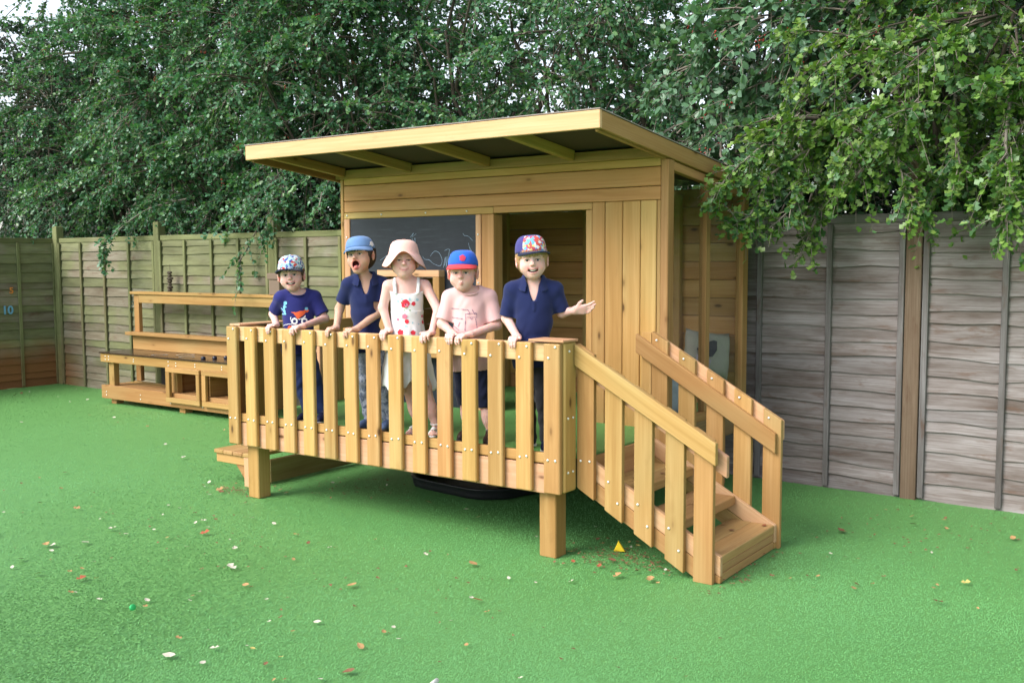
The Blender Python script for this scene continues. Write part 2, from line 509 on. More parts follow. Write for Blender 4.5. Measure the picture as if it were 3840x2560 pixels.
# --- step on the left side
st = block('side_step', (-2.79, .262, .135), (-2.42, .30, .195), PINE, PH)
for k in range(4):
    block('plank', (-2.795 + k * .0975, .245, .197), (-2.795 + k * .0975 + .0945, .98, .223), PINE_TREAD, st, bev=.004)
block('leg', (-2.492, .25, 0), (-2.446, .261, .195), PINE_PALE, st, bev=.002)
block('leg', (-2.492, .93, 0), (-2.446, .96, .195), PINE_PALE, st)
prism('bracket', [(-2.60, .27, .135), (-2.492, .27, .135), (-2.492, .27, .02)], (0, 1, 0), .028, PINE, st)
block('skirt_board', (-2.415, .39, .012), (-2.39, 1.3, .167), BEAM_DARK, st)
# --- front wall
FY = 1.09
fw = block('front_wall', (-2.362, FY, 1.789), (-1.037, FY + .04, 1.832), PINE, PH)
tag(fw, 'front wall with chalkboard, doorway and pale upright boards')
hz = [1.8345, 1.914, 2.024, 2.137]
for a, b in zip(hz[:-1], hz[1:]):
    block('board', (-2.358, FY - .002, a), (.146, FY + .018, b - .0035), CLAD, fw, bev=.004)
vx = [-.305, -.216, -.098, .019, .123]
for a, b in zip(vx[:-1], vx[1:]):
    block('board', (a, FY - .001, .505), (b - .0035, FY + .02, 1.8325), CLAD, fw, bev=.004)
block('corner_trim', (.124, FY + .001, .505), (.147, FY + .03, 1.8325), CLAD, fw)
block('post', (.148, FY - .004, .505), (.196, FY + .07, 2.06), PINE, fw, bev=.004)
block('post', (-2.392, FY - .004, .36), (-2.362, FY + .09, 2.08), PINE, fw, bev=.004)
block('trim', (-2.361, FY - .003, .505), (-2.306, FY + .03, 1.787), PINE_PALE, fw)
block('trim', (-1.179, FY - .003, .505), (-1.137, FY + .03, 1.787), PINE_PALE, fw)
block('door_post', (-1.135, FY + .003, .505), (-1.037, FY + .10, 1.787), PINE, fw, bev=.004)
block('door_lintel', (-1.036, FY, 1.793), (-.307, FY + .04, 1.8325), PINE, fw)
block('door_post', (-.351, FY + .002, .505), (-.307, FY + .07, 1.7915), PINE, fw, bev=.004)
for x in (-2.33, -2.0, -1.6, -1.25): bolt(fw, (x, FY, 1.812), (0, -1, 0), .0055)
for z in (1.66, 1.35, 1.0): bolt(fw, (-2.335, FY - .003, z), (0, -1, 0), .0055); bolt(fw, (-1.158, FY - .003, z), (0, -1, 0), .0055)
# chalkboard with its hatch cut out
cb = thing('tmp', (0, 0, 0), 'x', 'x'); bpy.data.objects.remove(cb)
HX0, HX1, HZ0, HZ1 = -1.94, -1.50, .90, 1.385
def board_with_hole():
    X0, X1, Z0, Z1 = -2.304, -1.181, .505, 1.787
    y0, y1 = FY + .004, FY + .02
    ring = lambda y: [(X0, y, Z0), (X1, y, Z0), (X1, y, Z1), (X0, y, Z1)]
    hole = lambda y: [(HX0, y, HZ0), (HX1, y, HZ0), (HX1, y, HZ1), (HX0, y, HZ1)]
    V = ring(y0) + hole(y0) + ring(y1) + hole(y1)
    F = []
    for i in range(4):
        j = (i + 1) % 4
        F += [(i, j, 4 + j, 4 + i), (8 + j, 8 + i, 12 + i, 12 + j), (4 + i, 4 + j, 12 + j, 12 + i), (j, i, 8 + i, 8 + j)]
    return V, F
V, F = board_with_hole()
cb = mesh_obj('chalkboard', V, F, BOARD, PH)
tag(cb, 'dark chalkboard with blue chalk scribbles')
STROKES = [[(-1.741, 1.65), (-1.713, 1.679), (-1.725, 1.654), (-1.688, 1.674)], [(-1.727, 1.647), (-1.709, 1.619), (-1.7, 1.646), (-1.695, 1.619)], [(-1.287, 1.67), (-1.274, 1.656), (-1.241, 1.649), (-1.207, 1.622)], [(-1.241, 1.606), (-1.229, 1.557)], [(-1.233, 1.58), (-1.216, 1.553)], [(-1.634, 1.522), (-1.611, 1.502), (-1.576, 1.498), (-1.54, 1.474), (-1.488, 1.458), (-1.47, 1.471), (-1.465, 1.501), (-1.487, 1.542), (-1.522, 1.556), (-1.548, 1.542), (-1.566, 1.522)], [(-1.453, 1.447), (-1.443, 1.495), (-1.434, 1.515), (-1.444, 1.458), (-1.421, 1.521), (-1.431, 1.447), (-1.399, 1.568), (-1.413, 1.468), (-1.391, 1.541), (-1.4, 1.488), (-1.365, 1.541), (-1.378, 1.528), (-1.348, 1.538)], [(-2.021, 1.496), (-1.982, 1.517), (-1.939, 1.535)], [(-1.963, 1.503), (-1.953, 1.517)], [(-1.42, 1.303), (-1.385, 1.313), (-1.35, 1.32)], [(-1.443, 1.558), (-1.416, 1.568), (-1.395, 1.565)],
           [(-1.43, .86), (-1.37, .95), (-1.29, .9), (-1.24, 1.02)], [(-2.2, .8), (-2.15, .95), (-2.1, .82), (-2.05, .93)]]
def catmull(pts, n=6):
    P = [np.array(p, float) for p in pts]; P = [2 * P[0] - P[1]] + P + [2 * P[-1] - P[-2]]
    out = []
    for i in range(1, len(P) - 2):
        for k in range(n):
            t = k / n
            out.append(.5 * ((2 * P[i]) + (-P[i - 1] + P[i + 1]) * t + (2 * P[i - 1] - 5 * P[i] + 4 * P[i + 1] - P[i + 2]) * t * t + (-P[i - 1] + 3 * P[i] - 3 * P[i + 1] + P[i + 2]) * t ** 3))
    out.append(P[-2]); return out
for s in STROKES:
    pts = catmull(s); V, F = [], []
    for i, p in enumerate(pts):
        d = pts[min(i + 1, len(pts) - 1)] - pts[max(i - 1, 0)]; d = d / (np.linalg.norm(d) + 1e-9)
        w = .0016 * random.uniform(.5, 1.15)
        for sgn in (1, -1):
            V.append((p[0] - d[1] * w * sgn, FY + .0028, p[1] + d[0] * w * sgn))
    for i in range(len(pts) - 1): F.append((2 * i, 2 * i + 1, 2 * i + 3, 2 * i + 2))
    mesh_obj('chalk_line', V, F, CHALK, cb)
# hatch frame standing proud of the chalkboard
hf = block('hatch_frame', (HX0 - .06, FY - .055, HZ1), (HX1 + .055, FY + .03, HZ1 + .045), PINE_PALE, PH)
block('frame_side', (HX0 - .06, FY - .055, HZ0), (HX0, FY + .03, HZ1 - .001), PINE, hf)
block('frame_side', (HX1, FY - .055, HZ0), (HX1 + .055, FY + .03, HZ1 - .001), PINE, hf)
block('frame_sill', (HX0 - .06, FY - .075, HZ0 - .05), (HX1 + .055, FY + .03, HZ0 - .001), PINE, hf)
# --- back, left and right walls
bw = block('back_wall', (-2.36, 2.2, .36), (.19, 2.24, .50), BEAM_DARK, PH)
for k in range(12):
    a = .505 + k * .122
    block('board', (-2.358, 2.205, a), (.146, 2.225, a + .1195), CLAD, bw, bev=.004)
for x in (-1.75, -1.03, -.3): block('stud', (x, 2.16, .525), (x + .045, 2.2045, 1.93), PINE, bw)
lw = block('left_wall', (-2.36, FY + .095, .36), (-2.33, 2.19, .50), BEAM_DARK, PH)
for k in range(12):
    a = .505 + k * .122
    block('board', (-2.39, FY + .091, a), (-2.37, 2.2, a + .1195), CLAD, lw, bev=.004)
def rz_(y): return 2.148 - .108 * (y - .31)
rw = block('right_wall', (.150, FY + .075, .505), (.192, 2.19, .56), PINE, PH)
tag(rw, 'right wall glazed with clear perspex between uprights')
block('post', (.148, 1.60, .561), (.196, 1.66, 2.0), PINE, rw, bev=.004)
block('post', (.148, 2.165, .36), (.198, 2.25, 1.95), PINE, rw, bev=.004)
block('sole_board', (.150, FY + .075, .36), (.192, 2.16, .504), BEAM_DARK, rw)
plank('head_rail', (.171, FY + .08, rz_(FY + .08) - .030), (.171, 2.16, rz_(2.16) - .030), .05, .04, (1, 0, 0), PINE_ORANGE, rw)
for a, b, zt in ((FY + .075, 1.598, 1.955), (1.662, 2.163, 1.892)):
    block('window_pane', (.168, a, .562), (.172, b, zt), PERSPEX, rw, bev=0)
# --- roof: mono-pitch, high at the front
RX0, RX1, RY0, RY1 = -2.47, .206, .31, 2.36
sl = -.108
def rz(y): return 2.148 + sl * (y - RY0)
rf = mesh_obj('roof', [(x, y, rz(y) + dz) for dz in (.096, .101) for x, y in ((RX0 - .004, RY0 - .004), (RX1 + .004, RY0 - .004), (RX1 + .004, RY1), (RX0 - .004, RY1))],
              [(3, 2, 1, 0), (4, 5, 6, 7), (0, 1, 5, 4), (1, 2, 6, 5), (2, 3, 7, 6), (3, 0, 4, 7)], FELT, PH)
nrm = Vector((0, -sl, 1)).normalized()
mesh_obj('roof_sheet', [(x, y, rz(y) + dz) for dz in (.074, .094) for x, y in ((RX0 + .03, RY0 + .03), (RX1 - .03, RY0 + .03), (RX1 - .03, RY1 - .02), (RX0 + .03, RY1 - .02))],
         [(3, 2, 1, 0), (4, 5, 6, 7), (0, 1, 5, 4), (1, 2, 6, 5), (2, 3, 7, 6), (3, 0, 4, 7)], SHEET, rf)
block('fascia', (RX0, RY0, 2.150), (RX1, RY0 + .024, 2.243), PINE_PALE, rf)
for x in (RX0 + .012, RX1 - .012):
    plank('fascia', (x, RY0 + .025, rz(RY0 + .025) + .048), (x, RY1, rz(RY1) + .048), .092, .022, (1, 0, 0), PINE, rf)
    s = 1 if x < -1 else -1
    plank('fascia_batten', (x + s * .024, RY0 + .03, rz(RY0 + .03) + .018), (x + s * .024, RY1 - .01, rz(RY1) + .018), .05, .02, (1, 0, 0), PINE_ORANGE, rf)
for x in (-2.315, -1.70, -1.045, -.42):
    plank('rafter', (x, RY0 + .026, rz(RY0) + .042), (x, FY - .045, rz(FY - .045) + .042), .06, .04, (1, 0, 0), PINE, rf)
    plank('rafter', (x, FY + .05, rz(FY + .05) + .042), (x, RY1 - .03, rz(RY1) + .042), .06, .04, (1, 0, 0), PINE, rf)
block('wall_plate', (-2.40, FY - .042, 2.068), (.15, FY - .004, 2.128), PINE, rf)
# --- staircase on the right side
def ztop(x): return .502 - .545 * (x - .25)
def stringer(y, t, z_off):
    P = [(.24, y, ztop(.24) + z_off), (.938, y, max(ztop(.938) + z_off, .012)), (.938, y, max(ztop(.938) + z_off - .093, .004)), (.24, y, ztop(.24) + z_off - .093)]
    zl = ztop(.938) + z_off - .093
    if zl < .004:
        xx = .25 + (.502 + z_off - .093 - .004) / .545
        P = [P[0], (.938, y, max(ztop(.938) + z_off, .014)), (.938, y, .004), (xx, y, .004), P[3]]
    return P
sc = long_prism('staircase', stringer(.170, .03, 0), (0, 1, 0), .028, PINE_PALE, PH, (1, 0, -.545))
tag(sc, 'three-step wooden stairs with slatted handrails')
long_prism('stringer', stringer(.170, .03, -.096), (0, 1, 0), .028, PINE, sc, (1, 0, -.545))
long_prism('stringer', stringer(.850, .03, 0), (0, 1, 0), .028, PINE_PALE, sc, (1, 0, -.545))
long_prism('stringer', stringer(.850, .03, -.096), (0, 1, 0), .028, PINE, sc, (1, 0, -.545))
for (x1, zt) in ((.938, .130), (.725, .254), (.482, .378)):
    for k in range(2):
        block('tread', (x1 - .122 * (k + 1) + (.002 if k else 0), .20, zt - .045), (x1 - .122 * k - .002, .848, zt), PINE_TREAD, sc, bev=.004)
block('riser', (.905, .20, .046), (.934, .848, .0845), PINE_TREAD, sc)
block('riser', (.905, .20, .003), (.934, .848, .044), PINE_TREAD, sc)
def stair_slat(x, y, ny, ztl, slope, zbl, ground=False, w=.097, mat=None):
    P = [(x, y, ztl), (x + w, y, ztl + slope * w), (x + w, y, zbl - .55 * w if not ground else 0.0), (x, y, zbl if not ground else 0.0)]
    return long_prism('slat', P, (0, 1, 0), .028, mat or PINE, sc, (0, 0, 1))
NX = [.180, .339, .502, .668, .815]
for i, x in enumerate(NX):
    zt = 1.092 - .549 * (x - .173) - .012
    stair_slat(x, .139, 1, zt if i else 1.085, -.549, .362 - .573 * (x - .18), ground=(i == 4))
    if i < 4:
        zb = ztop(x) - .05
        bolt(sc, (x + .022, .139, zb + .01), (0, -1, 0)); bolt(sc, (x + .074, .139, zb - (.09 if i else -.012)), (0, -1, 0))
def rail(y0, t, xa, za, xb, zb, h, mat=PINE):
    P = [(xa, y0, za), (xb, y0, zb), (xb, y0, zb - h), (xa, y0, za - h)]
    return long_prism('handrail', P, (0, 1, 0), t, mat, sc, (xb - xa, 0, zb - za))
rail(.110, .028, .181, 1.083, .934, .666, .104)
rail(.168, .028, .21, 1.02, .965, .60, .10, PINE_PALE)
FX = [.206, .370, .536, .693, .855]
for i, x in enumerate(FX):
    zt = 1.100 - .575 * (x - .206)
    stair_slat(x, .879, 1, zt, -.575, .40 - .56 * (x - .206), ground=(i == 4))
    bolt(sc, (x + .03, .879, zt - .048), (0, -1, 0))
block('slat', (.143, .879, .508), (.203, .907, 1.092), PINE, sc)
rail(.850, .028, .12, 1.086, .932, .603, .103)
rail(.908, .026, .206, 1.092, .95, .664, .10, PINE_PALE)

# ------------------------------------------------------------------ soft things behind the glazing
def cushion_mesh(w, h, t, n=20):
    V, F = [], []
    for side in (1, -1):
        base = len(V)
        for i in range(n + 1):
            for j in range(n + 1):
                a = i / n * 2 - 1; b = j / n * 2 - 1
                pin = 1 - .10 * (1 - abs(a) ** 3 * 1.0) * abs(b) ** 4 - .10 * (1 - abs(b) ** 3) * abs(a) ** 4
                th = max(0, (1 - a ** 4) * (1 - b ** 4)) ** .5
                cr = (.020 * math.sin(a * 6 + b * 3 + 1) * math.sin(b * 5 - a * 2) + .010 * math.sin(a * 13 + b * 9)) * th
                V.append((a * w / 2 * (pin if True else 1), side * (t / 2 * th + cr * .5), b * h / 2 * pin))
        for i in range(n):
            for j in range(n):
                q = [base + i * (n + 1) + j, base + (i + 1) * (n + 1) + j, base + (i + 1) * (n + 1) + j + 1, base + i * (n + 1) + j + 1]
                F.append(q if side < 0 else q[::-1])
    return V, F
CANVAS = plain('canvas_cloth', (0.42, 0.40, 0.35), 0.9)
GREYF = plain('grey_cloth', (0.06, 0.065, 0.085), 0.9)
LILAC = plain('lilac_cloth', (0.46, 0.38, 0.48), 0.9)
V, F = cushion_mesh(.32, .33, .19)
Mc = Matrix.Translation((.01, 2.03, .865)) @ Matrix.Rotation(R_(52), 4, 'Z') @ Matrix.Rotation(R_(-12), 4, 'X') @ Matrix.Rotation(R_(8), 4, 'Y')
cu = mesh_obj('cushion', V, F, CANVAS, None, Mc, True)
tag(cu, 'cream canvas cushion with a dark grey patch behind the perspex of the playhouse', 'cushion')
def patch(pts, y, mat, name):
    V = [(x, y(x, z), z) for x, z in pts]; c = (sum(p[0] for p in pts) / len(pts), 0, sum(p[1] for p in pts) / len(pts))
    V.append((c[0], y(c[0], c[2]), c[2])); n = len(pts)
    mesh_obj(name, V, [(i, (i + 1) % n, n) for i in range(n)], mat, cu, Mc)
yy = lambda x, z: -(.108 * math.sqrt(max(0, (1 - (x / .16) ** 4) * (1 - (z / .165) ** 4))) + .006)
patch([(-.12, .02), (-.07, .06), (-.01, .085), (.015, .08), (.015, .02), (-.015, -.025), (-.06, -.03), (-.10, -.015)], yy, GREYF, 'cloth_patch')
patch([(-.12, -.015), (-.075, -.045), (-.02, -.045), (-.035, -.10), (-.085, -.115), (-.12, -.09)], yy, LILAC, 'cloth_patch')
BLUEF = plain('pale_blue_cloth', (0.40, 0.45, 0.52), 0.85)
V, F = cushion_mesh(.34, .34, .13)
tag(mesh_obj('cushion', V, F, BLUEF, None, Matrix.Translation((-.02, 1.40, .69)) @ Matrix.Rotation(R_(60), 4, 'Z') @ Matrix.Rotation(R_(-18), 4, 'X'), True),
    'pale blue cushion on the playhouse floor by the stair rail', 'cushion')
YEL = plain('yellow_panel', (0.50, 0.47, 0.16), 0.6)
yb = block('toy_screen', (-.12, 1.225, .523), (.12, 1.245, .83), YEL, None, bev=.01)
tag(yb, 'yellow painted play board standing just inside the perspex wall', 'toy')

# ------------------------------------------------------------------ black tray under the deck
def tray():
    oct_ = []
    cx, cy, w, c = -1.20, 1.25, .45, .16
    base = [(-w + c, -w), (w - c, -w), (w, -w + c), (w, w - c), (w - c, w), (-w + c, w), (-w, w - c), (-w, -w + c)]
    V, F = [], []
    prof = [(.93, .004), (.965, .008), (.975, .03), (.985, .062), (1.0, .068), (1.0, .074), (.97, .078), (.945, .07), (.935, .03), (.92, .022)]
    # round the octagon corners
    ring = []
    for i in range(8):
        p0, p1, p2 = np.array(base[i - 1]), np.array(base[i]), np.array(base[(i + 1) % 8])
        for t in (.0, .33, .66, 1.0):
            a = p1 + (p0 - p1) * .28 * (1 - t); b = p1 + (p2 - p1) * .28 * t
            ring.append(tuple(a * (1 - t) + b * t))
    n = len(ring)
    for s, z in prof:
        for x, y in ring: V.append((x * s, y * s, z))
    for i in range(len(prof) - 1):
        for k in range(n):
            k2 = (k + 1) % n
            F.append((i * n + k, i * n + k2, (i + 1) * n + k2, (i + 1) * n + k))
    F.append(tuple(range(n))[::-1]); F.append(tuple(range((len(prof) - 1) * n, len(prof) * n)))
    o = mesh_obj('play_tray', V, F, BLACK, None, Matrix.Translation((cx, cy, .002)) @ Matrix.Rotation(R_(-6), 4, 'Z'), True)
    tag(o, 'black plastic eight-sided play tray lying on the turf under the deck', 'tray')
tray()
# ------------------------------------------------------------------ fences
def wavy_board(L, h, t, seed, mat, wav=.006):
    r = random.Random(seed)
    n = 9
    V, F = [], []
    lo = [r.uniform(-1, 1) * wav + wav * math.sin(i * .9 + seed) for i in range(n + 1)]
    bow = [r.uniform(-.002, .002) for i in range(n + 1)]
    for i in range(n + 1):
        x = -L / 2 + L * i / n
        # section: lower edge stands proud (lapped over the board below), upper edge tucked in
        for (y, z) in ((-.027 + bow[i], -h / 2 - .010 + lo[i]), (-.012 + bow[i], h / 2 + .008), (-.003 + bow[i], h / 2 + .008), (-.018 + bow[i], -h / 2 - .010 + lo[i])):
            V.append((x, y, z))
    for i in range(n):
        for k in range(4):
            k2 = (k + 1) % 4
            F.append((i * 4 + k, i * 4 + k2, (i + 1) * 4 + k2, (i + 1) * 4 + k))
    F.append((0, 3, 2, 1)); F.append((n * 4, n * 4 + 1, n * 4 + 2, n * 4 + 3))
    me = bpy.data.meshes.new('board'); me.from_pydata(V, [], F); me.materials.append(mat); me.update()
    return me

def fence(name, label, pts, mat, post_mat, bat_mat, post_top, end_posts=(True, True), nbat=3, H=1.775, wav=.0035):
    """pts: post centres along the run."""
    a, b = Vector((*pts[0], 0)), Vector((*pts[-1], 0))
    root = thing(name, (a + b) / 2, label, 'fence')
    for i, p in enumerate(pts):
        if (i == 0 and not end_posts[0]) or (i == len(pts) - 1 and not end_posts[1]): continue
        d = Vector((*pts[min(i + 1, len(pts) - 1)], 0)) - Vector((*pts[max(i - 1, 0)], 0))
        lean = Vector((random.uniform(-.008, .008), random.uniform(-.008, .008), 0))
        plank('fence_post', Vector((*p, -.03)), Vector((*p, post_top)) + lean, .095, .095, Vector((d.y, -d.x, 0)), post_mat, root, bev=.005)
    for i in range(len(pts) - 1):
        p, q = Vector((*pts[i], 0)), Vector((*pts[i + 1], 0))
        d = (q - p).normalized(); n = Vector((d.y, -d.x, 0))
        c = (p + q) / 2; L = (q - p).length - .10
        up = Vector((0, 0, 1))
        pan = plank('panel', c - d * L / 2 + up * (H - .028), c + d * L / 2 + up * (H - .028), .055, .045, n, bat_mat, root)
        z = .008; k = 0
        while z < H - .07:
            h = random.uniform(.078, .118)
            if z + h > H - .055: h = H - .055 - z
            if h < .03: break
            me = wavy_board(L - .02, h, .01, random.randint(0, 9999), mat, wav)
            put(bpy.data.objects.new('board', me), pan, basis(d, up, c + up * (z + h / 2)))
            z += h; k += 1
        xs = [-L / 2 + .02] + [-L / 2 + L * (j + 1) / (nbat + 1) for j in range(nbat)] + [L / 2 - .02]
        for x in xs:
            x += random.uniform(-.01, .01)
            plank('batten', c + d * x + n * .037 + up * .015, c + d * x + n * .037 + up * (H - .06), .036, .022, n, bat_mat, pan)
def fy(x): return 2.44 - .027 * (x - .5)
fence('timber_fence', 'green algae-stained lap panel fence behind the mud kitchen', [(x, fy(x)) for x in (-8.82, -6.73, -4.82, -2.90)], FENCE_GREEN, POST_GREEN, POST_GREEN, 1.92)
fence('timber_fence', 'weathered grey lap panel fence right of the playhouse', [(x, fy(x)) for x in (-2.90, -.78, 1.215, 3.15, 5.08)], FENCE_GREY, POST_GREY, BATTEN_GREY, 2.15, end_posts=(False, True), wav=.0085)
fence('timber_fence', 'green and brown lap panel fence at the far left with chalky numbers', [(-8.90, .75 - 1.93), (-8.90, .75), (-8.90, 2.72)], FENCE_GREEN, POST_GREEN, POST_GREEN, 1.9, end_posts=(True, False))

def text_thing(name, txt, size, Mw, mat, label):
    cu_ = bpy.data.curves.new(name, 'FONT'); cu_.body = txt; cu_.size = size; cu_.extrude = .004; cu_.offset = size * .02
    cu_.align_x = 'CENTER'; cu_.align_y = 'CENTER'
    o = bpy.data.objects.new('tmp', cu_); COL.objects.link(o)
    bpy.context.view_layer.update()
    me = bpy.data.meshes.new_from_object(o.evaluated_get(bpy.context.evaluated_depsgraph_get()))
    bpy.data.objects.remove(o)
    me.materials.clear(); me.materials.append(mat)
    ob = put(bpy.data.objects.new(name, me), None, Mw)
    return tag(ob, label, 'number')
Mt = basis((0, 1, 0), (1, 0, 0), (0, 0, 0))
def at(p): m = Mt.copy(); m.translation = Vector(p); return m
text_thing('foam_number', '10', .135, at((-8.866, 2.055, .925)), plain('blue_foam', (.16, .36, .56), .8), 'pale blue number 10 stuck on the far left fence')
text_thing('foam_number', '5', .10, at((-8.866, 2.11, 1.155)), plain('orange_foam', (.62, .22, .05), .8), 'small orange number 5 stuck above the blue number on the left fence')

# ------------------------------------------------------------------ mud kitchen
KY = 1.985
MK = thing('mud_kitchen', (-5.75, 2.15, 0), 'pine mud kitchen with dark worktop, shelves and two open cupboards by the green fence', 'play kitchen')
kx0, kx1 = -6.89, -4.52
kb = block('base', (kx0, KY, .055), (kx1, KY + .035, .195), KITCHEN, MK)
block('frame_rail', (kx0, 2.37, .055), (kx1, 2.405, .195), KITCHEN, kb)
for k in range(4):
    block('plank', (kx0, KY + .036 + k * .083, .165), (kx1, KY + .036 + k * .083 + .08, .19), KITCHEN, kb)
for x in (-6.78, -5.62, -4.65):
    block('foot', (x, KY + .04, 0), (x + .09, KY + .13, .054), KITCHEN, kb); block('foot', (x, 2.27, 0), (x + .09, 2.36, .054), KITCHEN, kb)
wt = mesh_obj('worktop', [(x, y, z) for z in (.532, .545) for x, y in ((kx0 - .01, KY - .012), (kx1, KY - .012), (kx1, 2.385), (kx0 - .01, 2.385))],
              [(3, 2, 1, 0), (4, 5, 6, 7), (0, 1, 5, 4), (1, 2, 6, 5), (2, 3, 7, 6), (3, 0, 4, 7)], LAMINATE, MK)
tag(wt, 'dark brown worktop with knobs')
block('apron', (kx0, KY, .44), (kx1, KY + .035, .531), KITCHEN, wt)
block('apron', (kx0, 2.35, .44), (kx1, 2.384, .531), KITCHEN, wt)
NAVY = plain('navy_plastic', (.01, .012, .03), .3, .5)
for k in range(4):
    V, F = lathe([(.020, 0), (.024, .006), (.022, .022), (.012, .028), (.004, .03)], 16)
    kx = -5.27 + k * .068
    mesh_obj('knob', V, F, NAVY, wt, Matrix.Translation((kx, KY + .075 + k * .082, .5455)), True)
for (x, y, r) in ((-6.03, KY + .12, .085), (-5.80, KY + .26, .095), (-5.60, KY + .13, .08)):  # glare on the worktop drawn as pale hob rings
    V, F = [], []
    for i in range(28):
        t = 2 * math.pi * i / 28
        for rr in (r, r * .72): V.append((rr * math.cos(t), rr * math.sin(t), 0))
    F = [(2 * i, 2 * ((i + 1) % 28), 2 * ((i + 1) % 28) + 1, 2 * i + 1) for i in range(28)]
    mesh_obj('hob_glare_ring', V, F, HOB_GLARE, wt, Matrix.Translation((x, y, .5475)))
for x in (-6.80, -5.73, -4.62):
    block('leg', (x, KY + .036, .1905), (x + .09, KY + .10, .4395), KITCHEN, MK)
for x in (-6.86, -4.66):
    block('upright', (x, 2.386, .2), (x + .085, 2.43, 1.14), KITCHEN, MK)
block('splashback', (kx0 + .02, 2.365, .546), (kx1, 2.3845, .70), KITCHEN, MK)
block('shelf', (kx0 - .01, 2.29, .703), (kx1, 2.41, .737), KITCHEN, MK)
ts = block('shelf', (kx0 - .005, 2.36, 1.141), (kx1 + .04, 2.47, 1.17), KITCHEN, MK)
block('shelf_rail', (kx0 + .13, 2.376, 1.05), (kx1, 2.3855, 1.14), KITCHEN, ts)
# cupboards: open boxes with a thick front frame
for x0 in (-5.715, -5.155):
    w = .525; z0, z1 = .108, .452
    cp = block('cupboard', (x0, KY - .045, z1 - .045), (x0 + w, KY - .012, z1), KITCHEN, MK)
    block('frame_rail', (x0, KY - .045, z0), (x0 + w, KY - .012, z0 + .05), KITCHEN, cp)
    block('frame_stile', (x0, KY - .045, z0 + .051), (x0 + .06, KY - .012, z1 - .046), KITCHEN, cp)
    block('frame_stile', (x0 + w - .05, KY - .045, z0 + .051), (x0 + w, KY - .012, z1 - .046), KITCHEN, cp)
    block('side_board', (x0 + .01, KY + .037, .192), (x0 + .028, 2.34, .438), KITCHEN, cp)
    block('side_board', (x0 + w - .028, KY + .037, .192), (x0 + w - .01, 2.34, .438), KITCHEN, cp)
    block('back_board', (x0 + .03, 2.325, .192), (x0 + w - .03, 2.338, .438), KITCHEN, cp)
mesh_obj('back_sheet', [(-6.35, 2.34, .2), (-5.75, 2.34, .2), (-5.75, 2.34, .438), (-6.35, 2.34, .438), (-6.35, 2.348, .2), (-5.75, 2.348, .2), (-5.75, 2.348, .438), (-6.35, 2.348, .438)],
         [(0, 1, 2, 3), (7, 6, 5, 4), (0, 4, 5, 1), (3, 2, 6, 7), (1, 5, 6, 2), (0, 3, 7, 4)], BLACK, MK)
kr = random.Random(3)
for x in (-6.8, -6.74, -6.3, -5.72, -5.6, -5.3, -4.9):
    for z in (.47, .5): bolt(wt, (x, KY, z + kr.uniform(-.006, .006)), (0, -1, 0), .0055)
for x in (-6.8, -6.2, -5.7, -5.2, -4.8):
    for z in (.09, .13): bolt(kb, (x, KY, z + kr.uniform(-.006, .006)), (0, -1, 0), .0055)
# things on and by the kitchen
V, F = tube([(0, 0, .05), (.012, 0, .062), (.022, 0, .05), (.018, 0, .03), (0, 0, .012), (-.016, 0, -.01), (-.018, 0, -.04), (-.006, 0, -.055), (.008, 0, -.045)], .005, 8)
hk = mesh_obj('hook', V, F, plain('green_metal', (.02, .06, .045), .4, .5), None, Matrix.Translation((-6.885, 2.375, 1.0)) @ Matrix.Rotation(R_(40), 4, 'Z'), True)
tag(hk, 'small dark green metal hook on the left upright of the mud kitchen', 'hook')
CARD = plain('brown_card', (.20, .14, .105), .8)
bx = block('storage_box', (-4.665, 2.375, 1.171), (-4.52, 2.465, 1.318), CARD, None, bev=.004)
tag(bx, 'brown lidded box on the top shelf of the mud kitchen', 'box')
block('lid', (-4.678, 2.365, 1.319), (-4.51, 2.475, 1.378), CARD, bx, bev=.004)
hang = thing('hanging_feeder', (-6.40, 2.52, 1.16), 'dark knobbly feeder hanging on the fence above the mud kitchen shelf', 'bird feeder')
DRY = plain('dry_bark', (.085, .068, .05), .9)
for k in range(7):
    rr = .026 + .006 * math.sin(k * 2.1)
    V, F = lathe([(rr * .6, 0), (rr, .008), (rr * 1.05, .02), (rr * .7, .03)], 9)
    V = [(x * random.uniform(.85, 1.2), y * random.uniform(.85, 1.15), z) for x, y, z in V]
    mesh_obj('segment', V, F, DRY, hang, Matrix.Translation((-6.40 + random.uniform(-.006, .006), 2.52, 1.172 + k * .031)) @ Matrix.Rotation(k, 4, 'Z'))
V, F = tube([(-6.40, 2.52, 1.18), (-6.40, 2.525, 1.46)], .002, 5)
mesh_obj('string', V, F, DRY, hang)

# ------------------------------------------------------------------ small things dropped on the turf
YT = plain('yellow_plastic', (.78, .55, .03), .4)
prism('x', [(0, 0, 0), (.06, 0, 0), (.025, 0, .055)], (0, 1, 0), .022, YT)
yt = bpy.data.objects['x']; yt.name = 'toy_wedge'
yt.matrix_basis = Matrix.Translation((.28, .335, .006)) @ Matrix.Rotation(R_(25), 4, 'Z')
tag(yt, 'yellow plastic triangle toy on the turf behind the deck post', 'toy')
V, F = lathe([(.012, 0), (.0135, .002), (.0135, .012), (.011, .014)], 16)
gc = mesh_obj('bottle_cap', V, F, plain('green_plastic', (.03, .42, .12), .4), None, Matrix.Translation((-.969, -1.61, .024)) @ Matrix.Rotation(R_(70), 4, 'Y'), True)
tag(gc, 'small bright green plastic cap lying on the turf at the left', 'cap')
V, F = tube([(0, 0, 0), (.05, .004, .002), (.10, 0, 0)], [.009, .010, .009], 8)
wc = mesh_obj('chalk_stick', V, F, plain('white_chalk', (.85, .84, .8), .9), None, Matrix.Translation((.615, -1.53, .026)) @ Matrix.Rotation(R_(110), 4, 'Z'), True)
